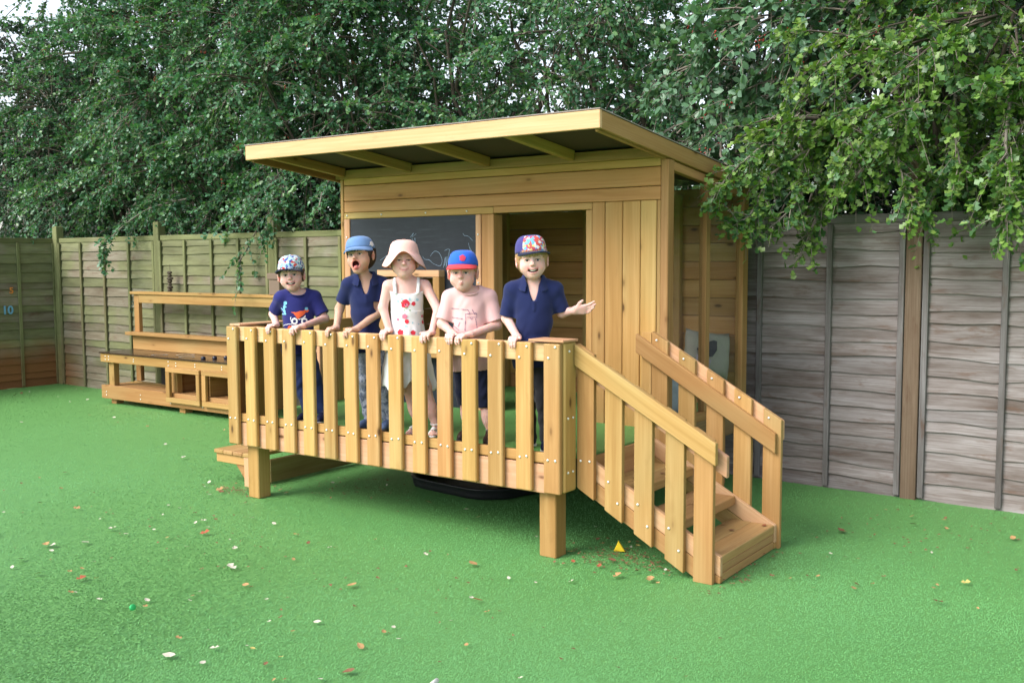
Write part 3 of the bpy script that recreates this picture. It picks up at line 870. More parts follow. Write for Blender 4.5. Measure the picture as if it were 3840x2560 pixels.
tag(wc, 'white chalk stick lying on the turf near the front edge', 'chalk')
# ------------------------------------------------------------------ turf pile: short leaning blades over the visible yard
def vnoise(x, y, s, seed):
    """cheap smooth 2D noise in [-1,1]"""
    r = np.random.default_rng(seed)
    tot = np.zeros_like(x); amp = 1.0
    for o in range(3):
        a = r.uniform(0, 2 * np.pi, 4); ph = r.uniform(0, 6.28, 4); f = s * (1.9 ** o)
        for i in range(4):
            tot += amp * .35 * np.sin(f * (x * np.cos(a[i]) + y * np.sin(a[i])) * (1 + .27 * i) + ph[i])
        amp *= .55
    return tot

def turf_pile():
    """short plastic pile brushed nearly flat: each blade a small leaning triangle whose face looks up"""
    n = 620000
    r0, r1 = 3.1, 13.4
    u = rng.random(n)
    rr = 1.0 / (1 / r0 + u * (1 / r1 - 1 / r0))                     # more blades near the viewer
    th = R_(125.56) + rng.uniform(-R_(29.5), R_(29.5), n)
    x = CAM.x + rr * np.cos(th); y = CAM.y + rr * np.sin(th)
    keep = (x > -8.88) & (y < 2.66)
    x, y, rr = x[keep], y[keep], rr[keep]
    n = len(x)
    w = (.0011 + .00025 * rr) * rng.uniform(.7, 1.3, n)
    h = rng.uniform(.006, .011, n)
    flow = 1.1 + vnoise(x, y, 1.1, 3) * .8 + rng.normal(0, .9, n)   # direction the pile is brushed in
    el = np.clip(.40 + .12 * vnoise(x, y, 1.9, 8) + rng.normal(0, .13, n), .10, .9)
    dx, dy = np.cos(flow), np.sin(flow)
    sx, sy = -dy * w, dx * w
    z0 = np.full(n, .001)
    V = np.empty((n, 3, 3))
    V[:, 0] = np.stack([x + sx, y + sy, z0], 1)
    V[:, 1] = np.stack([x - sx, y - sy, z0], 1)
    V[:, 2] = np.stack([x + dx * h * np.cos(el), y + dy * h * np.cos(el), h * np.sin(el)], 1)
    F = np.arange(3 * n).reshape(n, 3)
    k = rng.random(n)[:, None]
    pale_sheen = (.5 + .5 * np.clip(vnoise(x, y, .8, 21), -1, 1))[:, None]   # pale sheen patches of the pile, put into the blade colour
    c = (1 - k) * np.array([.092, .270, .075]) + k * np.array([.122, .330, .100])
    c = c * (1 - .6 * pale_sheen) + np.array([.150, .365, .150]) * .6 * pale_sheen
    C = np.repeat(c, 3, axis=0)
    me = fast_mesh('turf_pile', V.reshape(-1, 3), F, attr_mat('turf_blade', .5, .35), 3, C)
    o = put(bpy.data.objects.new('turf_pile', me), None)
    tag(o, 'short green plastic pile of the artificial turf', 'turf', kind='stuff')
turf_pile()

# ------------------------------------------------------------------ trees and bushes behind the fence
LEAF_HAW = ([(0, 0, 0), (.30, .33, .05), (.45, .14, .02), (.72, .40, .06), (1.0, 0, -.02), (.72, -.40, .06), (.45, -.14, .02), (.30, -.33, .05), (.45, 0, -.03)],
            [(8, 0, 1), (8, 1, 2), (8, 2, 3), (8, 3, 4), (8, 4, 5), (8, 5, 6), (8, 6, 7), (8, 7, 0)])
LEAF_SIMPLE = ([(0, 0, 0), (.34, .36, .06), (.78, .30, .05), (1.0, 0, -.03), (.78, -.30, .05), (.34, -.36, .06)],
               [(0, 2, 1), (0, 3, 2), (0, 4, 3), (0, 5, 4)])
LEAF_OVAL = ([(0, 0, 0), (.22, .27, .04), (.6, .33, .05), (1.0, 0, -.05), (.6, -.33, .05), (.22, -.27, .04), (.45, 0, -.02)],
             [(6, 0, 1), (6, 1, 2), (6, 2, 3), (6, 3, 4), (6, 4, 5), (6, 5, 0)])
def unit(v): return v / (np.linalg.norm(v, axis=-1, keepdims=True) + 1e-9)

def sprays(base, dirs, L, N, leaf, size, palette, r, droop=.35, outward=None, twigs=True, tilt=.55):
    """leafy shoots: returns leaf verts/faces/colours and twig verts/faces"""
    S = len(base)
    t = r.uniform(.10, 1.0, (S, N))
    d = unit(dirs)[:, None, :]
    Ls = L[:, None, None]
    tt = t[..., None]
    pos = base[:, None, :] + d * tt * Ls + np.array([0, 0, -1.0]) * (tt ** 2) * Ls * droop
    perp = r.normal(size=(S, N, 3)); perp -= (perp * d).sum(-1, keepdims=True) * d; perp = unit(perp)
    mid = unit(perp + d * .7 + np.array([0, 0, -.3]))
    ow = outward[:, None, :] if outward is not None else d
    nr = ow * .55 + np.array([0, 0, .85]) + r.normal(size=(S, N, 3)) * tilt
    nr = unit(nr - (nr * mid).sum(-1, keepdims=True) * mid)
    side = np.cross(nr, mid)
    sz = (size * r.uniform(.65, 1.25, (S, N)))[..., None, None]
    T = np.array(leaf[0]); Fc = np.array(leaf[1])
    V = pos[:, :, None, :] + sz * (T[:, 0][None, None, :, None] * mid[:, :, None, :] + T[:, 1][None, None, :, None] * side[:, :, None, :] + T[:, 2][None, None, :, None] * nr[:, :, None, :])
    M_ = S * N; nv = len(T)
    V = V.reshape(M_ * nv, 3)
    F = (Fc[None] + (np.arange(M_) * nv)[:, None, None]).reshape(-1, 3)
    pal = np.array(palette)
    shoot = r.integers(0, len(pal), S)
    pick = np.where(r.random((S, N)) < .6, shoot[:, None], r.integers(0, len(pal), (S, N)))
    c = pal[pick] * r.uniform(.75, 1.25, (S, N, 1))
    C = np.repeat(c.reshape(M_, 3), nv, axis=0)
    tv, tf = None, None
    if twigs:
        K = 4
        s = np.linspace(0, 1, K)[None, :, None]
        P = base[:, None, :] + d * s * Ls + np.array([0, 0, -1.0]) * s ** 2 * Ls * droop
        rad = (.0045 * (1 - .75 * np.linspace(0, 1, K)))[None, :, None]
        a1 = unit(np.cross(np.broadcast_to(d, P.shape), np.array([.3, .2, .9]))); a2 = np.cross(np.broadcast_to(d, P.shape), a1)
        ring = [P + rad * (math.cos(q) * a1 + math.sin(q) * a2) for q in (0, 2.094, 4.189)]
        tv = np.stack(ring, 2).reshape(-1, 3)            # (S,K,3,3)
        b = (np.arange(S) * K * 3)[:, None]
        fs = []
        for k in range(K - 1):
            for q in range(3):
                q2 = (q + 1) % 3
                fs.append(np.concatenate([b + k * 3 + q, b + k * 3 + q2, b + (k + 1) * 3 + q2, b + (k + 1) * 3 + q], 1))
        tf = np.concatenate(fs, 0)
    return V, F, C, tv, tf

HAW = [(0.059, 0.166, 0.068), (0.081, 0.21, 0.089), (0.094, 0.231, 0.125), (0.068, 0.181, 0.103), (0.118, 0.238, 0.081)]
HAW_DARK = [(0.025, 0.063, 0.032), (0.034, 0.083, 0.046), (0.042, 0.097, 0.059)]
HAW_YELLOW = [(0.111, 0.219, 0.037), (0.149, 0.267, 0.05), (0.085, 0.185, 0.047), (0.182, 0.287, 0.065), (0.073, 0.165, 0.062)]
BRAM = [(0.102, 0.208, 0.106), (0.133, 0.255, 0.148), (0.085, 0.183, 0.098), (0.151, 0.274, 0.168)]

def branch_path(p0, p1, r, n=7, wob=.10, sag=0.0):
    p0, p1 = np.array(p0, float), np.array(p1, float)
    L = np.linalg.norm(p1 - p0)
    out = []
    off = np.zeros(3)
    for i in range(n):
        t = i / (n - 1)
        if 0 < i < n - 1: off = off * .6 + r.normal(size=3) * wob * L * .35
        out.append(p0 * (1 - t) + p1 * t + off * math.sin(math.pi * t) - np.array([0, 0, sag]) * math.sin(math.pi * t))
    return out

def tree(name, label, base, clumps, seed, leaf=LEAF_SIMPLE, size=.042, palette=HAW, N=19, Lr=(.22, .45), dens=42, trunk_r=.09, group=None, extra=None, berries=0, back=.45, twig_mat=None, droop=.35, bdroop=.28, tilt=.42):
    """clumps: list of (centre, radius xyz). Trunk forks into one limb per clump."""
    r = np.random.default_rng(seed)
    root = thing(name, base, label, 'tree' if 'tree' in name else 'bush', group)
    B, D, O = [], [], []
    camp = np.array(CAM)
    BP = []
    for (c, rad) in clumps:
        c = np.array(c); rad = np.array(rad if hasattr(rad, '__len__') else (rad,) * 3)
        K = 9
        n = max(4, int(dens * DENS / K * (rad.mean() / .6) ** 2))
        u = unit(r.normal(size=(n * 3, 3)) * np.array([1, 1, .75]))
        tocam = unit(camp - c)
        keep = (u @ tocam > -.1) | (r.random(n * 3) < back)
        u = u[keep][:n]; n = len(u)
        # a bough leaves the middle of the clump and arches outwards, shoots fan out along it in a flattish layer
        bl = rad.mean() * r.uniform(.75, 1.25, (n, 1))
        p0 = c + u * rad * .25
        t = r.uniform(.30, 1.0, (n, K))
        pos = p0[:, None, :] + u[:, None, :] * (t * bl)[..., None] * (rad / rad.mean()) - np.array([0, 0, 1.0]) * ((t ** 2) * bl * bdroop)[..., None]
        flat = unit(r.normal(size=(n, K, 3)) * np.array([1, 1, .30]))
        d = unit(u[:, None, :] * 1.0 + flat * .95 + np.array([0, 0, -.15]))
        B.append((pos - d * .05).reshape(-1, 3)); D.append(d.reshape(-1, 3)); O.append(np.repeat(u, K, axis=0))
        for i in range(n):
            BP.append([p0[i] + u[i] * (q * bl[i]) * (rad / rad.mean()) - np.array([0, 0, 1.0]) * (q ** 2 * bl[i] * bdroop) for q in (0, .35, .7, 1.0)])
    B, D, O = np.concatenate(B), np.concatenate(D), np.concatenate(O)
    L = r.uniform(Lr[0], Lr[1], len(B))
    V, F, C, tv, tf = sprays(B, D, L, N, leaf, size, palette, r, droop, O, tilt=tilt)
    tvs, tfs, off = [tv], [tf], len(tv)
    if extra:                                                    # long hanging boughs set out by hand
        for path in extra:
            pts = catmull(path, 6); pts = [np.array(p) for p in pts]
            b, d, o = [], [], []
            for i in range(1, len(pts)):
                for q in range(3):
                    dd = unit(pts[i] - pts[i - 1])
                    b.append(pts[i - 1] + (pts[i] - pts[i - 1]) * r.random()); d.append(unit(dd * .8 + r.normal(size=3) * .6 + np.array([0, 0, -.1]))); o.append(np.array([.3, -.7, .6]))
            v2, f2, c2, t2, g2 = sprays(np.array(b), np.array(d), r.uniform(.08, .20, len(b)), 9, leaf, size, palette, r, .3, np.array(o))
            F = np.concatenate([F, f2 + len(V)]); V = np.concatenate([V, v2]); C = np.concatenate([C, c2])
            tvs.append(t2); tfs.append(g2 + off); off += len(t2)
            tvv, tff = tube(pts, list(np.linspace(.011, .004, len(pts))), 5, False)
            tvs.append(np.array([tuple(v) for v in tvv])); tfs.append(np.array(tff) + off); off += len(tvv)
    put_child = lambda nm, me: put(bpy.data.objects.new(nm, me), root, Matrix.Identity(4))
    put_child('crown', fast_mesh('crown', V, F, LEAF, 3, C))
    # wood: trunk, limbs, shoots
    WV, WF, o2 = [], [], 0
    b0 = np.array(base, float)
    top = np.mean([np.array(c) for c, _ in clumps], 0)
    fork = b0 + (top - b0) * np.array([.35, .35, .0]) + np.array([0, 0, max(.5, (top[2] - b0[2]) * .42)])
    def add(path, rads, sides):
        nonlocal o2
        v, f = tube(path, rads, sides, False)
        WV.append(np.array([tuple(x) for x in v])); WF.append(np.array(f) + o2); o2 += len(v)
    pth = branch_path(b0 - np.array([0, 0, .1]), fork, r, 7, .06)
    add(pth, list(np.linspace(trunk_r * 1.25, trunk_r * .8, 7)), 9)
    me = fast_mesh('trunk', np.concatenate(WV), np.concatenate(WF), BARK, 4, smooth=True)
    put_child('trunk', me)
    WV, WF, o2 = [], [], 0
    for (c, rad) in clumps:
        c = np.array(c); rad = np.array(rad if hasattr(rad, '__len__') else (rad,) * 3)
        p = branch_path(fork, c, r, 8, .16)
        add(p, list(np.linspace(trunk_r * .36, .010, 8)), 6)
    for bp in BP: add(bp, [.009, .007, .005, .003], 4)
    lm_ = put_child('limbs', fast_mesh('limbs', np.concatenate(WV), np.concatenate(WF), twig_mat or BARK, 4, smooth=True))
    tw_ = put_child('twigs', fast_mesh('twigs', np.concatenate(tvs), np.concatenate(tfs), TWIG, 4))
    lm_['kind'] = 'stuff'; tw_['kind'] = 'stuff'
    if berries:
        ii = r.integers(0, len(B), berries)
        cen = np.repeat(B[ii] + D[ii] * .22 + r.normal(size=(berries, 3)) * .02, 5, axis=0) + r.normal(size=(berries * 5, 3)) * .018
        ico = np.array([(0, 0, 1), (.94, 0, .33), (-.47, .82, .33), (-.47, -.82, .33), (.47, .82, -.33), (-.94, 0, -.33), (.47, -.82, -.33), (0, 0, -1)], float)
        fi = np.array([(0, 1, 2), (0, 2, 3), (0, 3, 1), (1, 4, 2), (2, 5, 3), (3, 6, 1), (1, 6, 4), (2, 4, 5), (3, 5, 6), (7, 4, 6), (7, 5, 4), (7, 6, 5)])
        bv = (cen[:, None, :] + ico[None] * r.uniform(.006, .009, (len(cen), 1, 1))).reshape(-1, 3)
        bf = (fi[None] + (np.arange(len(cen)) * 8)[:, None, None]).reshape(-1, 3)
        bo = put_child('berries', fast_mesh('berries', bv, bf, BERRY, 3, smooth=True)); bo['kind'] = 'stuff'
    return root
BERRY = plain('haw_berry', (.30, .03, .015), .4, .5)

def clump_cloud(cx, cy, rx, ry, z0, z1, n, rad, seed):
    r = np.random.default_rng(seed); out = []
    for i in range(n):
        t = (i + .5) / n
        z = z0 + (z1 - z0) * t
        a = i * 2.399 + r.uniform(-.4, .4); q = math.sqrt(r.uniform(.15, 1)) * (1 - .35 * abs(2 * t - .8))
        out.append(((cx + rx * q * math.cos(a), cy + ry * q * math.sin(a), z), tuple(rad * r.uniform(.75, 1.25, 3))))
    return out

DENS = 3.3
GH = 'hawthorn trees behind the fence'
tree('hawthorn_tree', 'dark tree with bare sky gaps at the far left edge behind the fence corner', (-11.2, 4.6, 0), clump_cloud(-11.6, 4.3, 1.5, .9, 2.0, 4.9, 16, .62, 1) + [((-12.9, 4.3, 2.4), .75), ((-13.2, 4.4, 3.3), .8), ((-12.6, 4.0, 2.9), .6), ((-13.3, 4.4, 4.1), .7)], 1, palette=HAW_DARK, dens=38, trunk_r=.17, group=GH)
tree('hawthorn_tree', 'hawthorn leaning over the corner post of the fence', (-9.3, 4.1, 0), clump_cloud(-9.2, 3.8, 1.25, .95, 2.0, 5.4, 17, .66, 2), 2, dens=44, group=GH, berries=40)
tree('hawthorn_tree', 'hawthorn with red berries spreading above the mud kitchen', (-7.2, 4.2, 0), clump_cloud(-7.2, 3.75, 1.3, 1.0, 2.15, 5.3, 18, .68, 3), 3, dens=46, group=GH, berries=80)
tree('hawthorn_tree', 'hawthorn drooping to the left corner of the playhouse roof', (-5.2, 4.2, 0), clump_cloud(-5.2, 3.7, 1.25, 1.0, 2.1, 5.0, 18, .66, 4), 4, dens=46, group=GH, berries=60,
     extra=[[(-5.0, 3.1, 2.5), (-4.8, 2.75, 2.35), (-4.62, 2.5, 2.05), (-4.72, 2.35, 1.72)], [(-6.6, 3.0, 2.2), (-6.9, 2.6, 2.05), (-7.25, 2.35, 1.72), (-7.3, 2.3, 1.5)], [(-4.2, 3.0, 2.4), (-4.1, 2.6, 2.2), (-4.0, 2.4, 1.95)]])
tree('hawthorn_tree', 'hawthorn with many sky gaps directly behind the playhouse roof', (-3.2, 4.6, 0), clump_cloud(-3.2, 4.1, 1.3, .8, 2.2, 5.0, 14, .58, 5), 5, dens=31, group=GH)
tree('hawthorn_tree', 'hawthorn rising behind the middle of the roof beside the bramble', (-1.3, 4.4, 0), clump_cloud(-1.4, 4.0, 1.25, .8, 2.1, 4.6, 14, .58, 6), 6, dens=31, group=GH)
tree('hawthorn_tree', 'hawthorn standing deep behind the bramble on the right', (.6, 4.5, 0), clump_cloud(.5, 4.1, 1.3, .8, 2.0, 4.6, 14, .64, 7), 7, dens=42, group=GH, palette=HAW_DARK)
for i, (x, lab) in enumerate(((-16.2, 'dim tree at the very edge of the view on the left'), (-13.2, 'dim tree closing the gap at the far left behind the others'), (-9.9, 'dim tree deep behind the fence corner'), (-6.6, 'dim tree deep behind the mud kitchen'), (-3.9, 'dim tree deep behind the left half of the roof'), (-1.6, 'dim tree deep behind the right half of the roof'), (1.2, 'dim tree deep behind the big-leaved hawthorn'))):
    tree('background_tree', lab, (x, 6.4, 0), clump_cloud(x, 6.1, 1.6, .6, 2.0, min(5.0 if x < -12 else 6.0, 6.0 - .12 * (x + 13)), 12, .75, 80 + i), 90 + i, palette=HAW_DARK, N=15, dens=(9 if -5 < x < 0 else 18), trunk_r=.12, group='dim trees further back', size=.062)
# big-leaved hawthorn leaning out over the fence at the right, near the viewer
CL = [((1.05, 2.35, 2.75), (.62, .55, .45)), ((1.75, 2.2, 2.85), (.65, .6, .5)), ((2.4, 2.2, 2.6), (.6, .6, .6)), ((.75, 2.25, 2.35), (.42, .42, .32)), ((1.35, 2.1, 2.35), (.5, .45, .35)),
      ((1.95, 2.1, 2.3), (.5, .5, .4)), ((2.5, 2.2, 2.1), (.5, .5, .4)), ((1.2, 2.9, 3.3), (.7, .6, .5)), ((2.1, 2.8, 3.4), (.8, .7, .6)), ((3.1, 2.6, 2.9), (.8, .7, .7)), ((1.7, 2.9, 2.2), (.6, .4, .35)), ((2.6, 2.9, 2.2), (.6, .4, .4)), ((.9, 2.9, 2.2), (.5, .35, .3)), ((3.2, 2.9, 2.1), (.6, .4, .4))]
tree('hawthorn_tree', 'yellow-green hawthorn with large lobed leaves overhanging the grey fence', (2.0, 3.35, 0), CL, 21, leaf=LEAF_HAW, size=.046, palette=HAW_YELLOW, N=17, Lr=(.16, .34), dens=70, trunk_r=.10, berries=14, group=GH, droop=.5,
     extra=[[(.95, 2.3, 2.42), (.618, 2.1, 2.311), (.46, 1.9, 2.207), (.38, 1.6, 2.03), (.33, 1.45, 1.90)],
            [(.85, 2.2, 2.3), (.521, 2.0, 2.07), (.47, 1.85, 1.96), (.43, 1.7, 1.76), (.37, 1.6, 1.71)],
            [(.85, 2.3, 2.35), (.676, 2.1, 2.148), (.67, 1.9, 1.873), (.535, 1.8, 1.691)],
            [(1.1, 2.3, 2.2), (.809, 2.2, 1.935), (.711, 2.1, 1.774), (.668, 2.0, 1.587)],
            [(1.15, 2.1, 2.4), (1.193, 1.9, 2.22), (1.299, 1.8, 1.891), (1.371, 1.8, 1.768)],
            [(1.8, 1.9, 2.4), (1.816, 1.7, 2.086), (1.86, 1.6, 1.877), (1.847, 1.6, 1.657)],
            [(1.5, 2.0, 2.4), (1.55, 1.8, 2.15), (1.60, 1.75, 1.95)], [(2.1, 2.0, 2.3), (2.12, 1.8, 2.0), (2.1, 1.75, 1.75)]])
# bramble thicket climbing between the playhouse roof and the big hawthorn
CB = [((-.2, 2.95, 2.55), (.5, .35, .4)), ((.3, 2.8, 2.75), (.5, .35, .45)), ((.15, 2.9, 3.2), (.6, .4, .45)), ((.75, 2.75, 3.1), (.5, .35, .4)), ((-.5, 3.1, 3.0), (.5, .4, .4)), ((.55, 2.75, 2.4), (.35, .3, .3)), ((-.75, 3.0, 2.4), (.4, .3, .35)), ((.1, 2.85, 2.2), (.5, .3, .3)), ((.9, 2.8, 2.6), (.4, .3, .35)), ((.3, 3.0, 3.6), (.7, .5, .4))]
tree('bramble_bush', 'pale oval-leaved bramble thicket above the right end of the roof', (.1, 3.2, 0), CB, 31, leaf=LEAF_OVAL, size=.062, palette=BRAM, N=12, Lr=(.15, .38), dens=56, trunk_r=.02, twig_mat=TWIG, berries=60)
# undergrowth added behind the fence to darken the gaps under the crowns, leaves dark
for i, x in enumerate((-11.6, -9.7, -7.9, -6.0, -4.1, -2.0, .0, 1.9, 3.6)):
    far = .0 if x < 1 else -.3
    tree('understorey_bush', ['gloomy bush under the far left tree', 'dark bush behind the fence corner', 'dark undergrowth behind the first fence panel of the kitchen', 'dark undergrowth behind the second kitchen fence panel',
         'dark undergrowth left of the playhouse', 'dark undergrowth hidden behind the playhouse', 'dark undergrowth below the bramble', 'dark undergrowth behind the grey fence post', 'dark undergrowth at the right edge behind the fence'][i],
         (x, 4.6 + far, 0), clump_cloud(x, 4.3 + far, 1.05, .35, 1.3, 2.5, 7, .62, 50 + i), 60 + i, palette=HAW_DARK, N=16, dens=34, trunk_r=.04, group='added dark undergrowth behind the fence', size=.05)
# ------------------------------------------------------------------ small signed-distance modeller for bodies and clothes (one continuous skin each)
class Vol:
    def __init__(s, lo, hi, h):
        s.lo = np.array(lo, float); s.h = h
        s.n = np.ceil((np.array(hi) - s.lo) / h).astype(int) + 1
        s.F = np.full(s.n, .06, np.float32)
        s.ax = [(s.lo[i] + h * np.arange(s.n[i])).astype(np.float32) for i in range(3)]
    def win(s, lo, hi, pad):
        a = np.clip(np.floor((np.array(lo) - pad - s.lo) / s.h).astype(int), 0, s.n)
        b = np.clip(np.ceil((np.array(hi) + pad - s.lo) / s.h).astype(int) + 1, 0, s.n)
        sl = tuple(slice(a[i], b[i]) for i in range(3))
        X = s.ax[0][sl[0]][:, None, None]; Y = s.ax[1][sl[1]][None, :, None]; Z = s.ax[2][sl[2]][None, None, :]
        return sl, X, Y, Z
    def apply(s, fn, lo, hi, k=.01, op='add', pad=None):
        sl, X, Y, Z = s.win(lo, hi, pad if pad is not None else max(.012, k * 1.3))
        if min(x.stop - x.start for x in sl) <= 0: return
        d = fn(X, Y, Z).astype(np.float32)
        a = s.F[sl]
        if op == 'add':
            h = np.maximum(k - np.abs(a - d), 0) / k
            s.F[sl] = np.minimum(a, d) - h * h * k * .25
        elif op == 'sub':
            d = -d
            h = np.maximum(k - np.abs(a - d), 0) / k
            s.F[sl] = np.maximum(a, d) + h * h * k * .25
    def cone(s, a, b, ra, rb, k=.01, op='add', sc=(1, 1, 1)):
        a = np.array(a, float); b = np.array(b, float); m = max(ra, rb)
        def fn(X, Y, Z):
            ba = b - a; L2 = max(ba @ ba, 1e-9)
            px, py, pz = X - a[0], Y - a[1], Z - a[2]
            t = np.clip((px * ba[0] + py * ba[1] + pz * ba[2]) / L2, 0, 1)
            return np.sqrt(((px - t * ba[0]) / sc[0]) ** 2 + ((py - t * ba[1]) / sc[1]) ** 2 + ((pz - t * ba[2]) / sc[2]) ** 2) * min(sc) - (ra + (rb - ra) * t) * min(sc)
        mm = m * max(sc)
        s.apply(fn, np.minimum(a, b) - mm, np.maximum(a, b) + mm, k, op)
    def ell(s, c, r, k=.01, op='add', M=None):
        """ellipsoid, optionally turned by 3x3 M (columns = its axes)"""
        c = np.array(c, float); r = np.array(r, float); m = r.max()
        def fn(X, Y, Z):
            p = [X - c[0], Y - c[1], Z - c[2]]
            if M is not None:
                p = [M[0][i] * p[0] + M[1][i] * p[1] + M[2][i] * p[2] for i in range(3)]
            k0 = np.sqrt((p[0] / r[0]) ** 2 + (p[1] / r[1]) ** 2 + (p[2] / r[2]) ** 2)
            k1 = np.sqrt((p[0] / r[0] ** 2) ** 2 + (p[1] / r[1] ** 2) ** 2 + (p[2] / r[2] ** 2) ** 2)
            return k0 * (k0 - 1) / np.maximum(k1, 1e-6)
        ext = r if M is None else np.array([m, m, m])
        s.apply(fn, c - ext, c + ext, k, op)
    def clip(s, fn):
        """keep only where fn<0"""
        X, Y, Z = s.ax[0][:, None, None], s.ax[1][None, :, None], s.ax[2][None, None, :]
        s.F = np.maximum(s.F, fn(X, Y, Z).astype(np.float32))
    def displace(s, fn):
        X, Y, Z = s.ax[0][:, None, None], s.ax[1][None, :, None], s.ax[2][None, None, :]
        s.F = s.F + fn(X, Y, Z).astype(np.float32)
    def mesh(s):
        F = s.F; ins = F < 0
        n = ins.shape
        cnt = np.zeros((n[0] - 1, n[1] - 1, n[2] - 1), np.uint8)
        for i in (0, 1):
            for j in (0, 1):
                for k in (0, 1):
                    cnt += ins[i:n[0] - 1 + i, j:n[1] - 1 + j, k:n[2] - 1 + k]
        act = (cnt > 0) & (cnt < 8)
        idx = np.argwhere(act)
        num = np.full(act.shape, -1, np.int32); num[act] = np.arange(len(idx))
        acc = np.zeros((len(idx), 3)); w = np.zeros(len(idx))
        cor = [(i, j, k) for i in (0, 1) for j in (0, 1) for k in (0, 1)]
        for a in cor:
            for ax in range(3):
                if a[ax]: continue
                b = list(a); b[ax] = 1
                fa = F[idx[:, 0] + a[0], idx[:, 1] + a[1], idx[:, 2] + a[2]]; fb = F[idx[:, 0] + b[0], idx[:, 1] + b[1], idx[:, 2] + b[2]]
                m = (fa < 0) != (fb < 0)
                t = np.where(m, fa / np.where(m, fa - fb, 1), 0)
                p = np.tile(np.array(a, float), (len(idx), 1)); p[:, ax] += t
                acc[m] += p[m]; w[m] += 1
        V = s.lo + (idx + acc / w[:, None]) * s.h
        Q = []
        for ax in range(3):
            sl0 = [slice(None)] * 3; sl1 = [slice(None)] * 3
            sl0[ax] = slice(0, n[ax] - 1); sl1[ax] = slice(1, n[ax])
            ch = ins[tuple(sl0)] != ins[tuple(sl1)]
            o1, o2 = [(1, 2), (2, 0), (0, 1)][ax]
            e = np.argwhere(ch)
            e = e[(e[:, o1] > 0) & (e[:, o2] > 0) & (e[:, o1] < n[o1] - 1) & (e[:, o2] < n[o2] - 1)]
            def cell(d1, d2):
                q = e.copy(); q[:, o1] -= d1; q[:, o2] -= d2
                return num[q[:, 0], q[:, 1], q[:, 2]]
            q = np.stack([cell(1, 1), cell(0, 1), cell(0, 0), cell(1, 0)], 1)
            fl = ins[e[:, 0], e[:, 1], e[:, 2]]
            q[~fl] = q[~fl][:, ::-1]
            Q.append(q)
        Q = np.concatenate(Q)
        Q = Q[(Q >= 0).all(1)]
        return V, Q

def sm(x, a, b):
    t = np.clip((x - a) / (b - a), 0, 1); return t * t * (3 - 2 * t)
def rotm(yaw=0, pitch=0, roll=0):
    """yaw: + turns the face to image right; pitch: + looks up; roll: + tips the head towards image right (degrees)."""
    return np.array((Matrix.Rotation(R_(yaw), 3, 'Z') @ Matrix.Rotation(R_(-pitch), 3, 'X') @ Matrix.Rotation(R_(roll), 3, 'Y')))

def hand(v, wrist, fwd, palm, side, curl, sc=1.0, thumb=1, spread=0.0, thumb_dir=None):
    """five-fingered hand. fwd: wrist->knuckles, palm: direction the palm faces, side: index-finger side."""
    fwd, palm, side = [unit(np.array(x, float)) for x in (fwd, palm, side)]
    W = np.array(wrist, float)
    kn = []
    for i, (off, ln) in enumerate(((1.5, .052), (.5, .055), (-.5, .052), (-1.5, .046))):
        k_ = W + fwd * ln * sc + side * off * .0128 * sc
        kn.append(k_)
        v.cone(W + side * off * .008 * sc, k_, .0115 * sc, .0092 * sc, .008)
    lens = ((.024, .016, .013), (.026, .018, .014), (.024, .017, .013), (.019, .013, .011))
    for i, k_ in enumerate(kn):
        d0 = unit(fwd + side * spread * (1.5 - i))
        p = k_; ang = 0
        for j in range(3):
            ang += curl[j] * (1 + .08 * (i - 1.5))
            d = d0 * math.cos(ang) + palm * math.sin(ang)
            q = p + d * lens[i][j] * sc
            r0 = (.0076, .0068, .0060)[j] * sc * (.88 if i == 3 else 1)
            v.cone(p, q, r0, r0 * .9, .0035)
            p = q
    td = unit(np.array(thumb_dir, float)) if thumb_dir is not None else unit(fwd * .75 + side * .75 + palm * .35)
    t0 = W + fwd * .012 * sc + side * .014 * sc
    t1 = t0 + td * .026 * sc; t2 = t1 + unit(td + fwd * .6) * .020 * sc
    v.cone(t0, t1, .0105 * sc, .0085 * sc, .006); v.cone(t1, t2, .0082 * sc, .0068 * sc, .004)
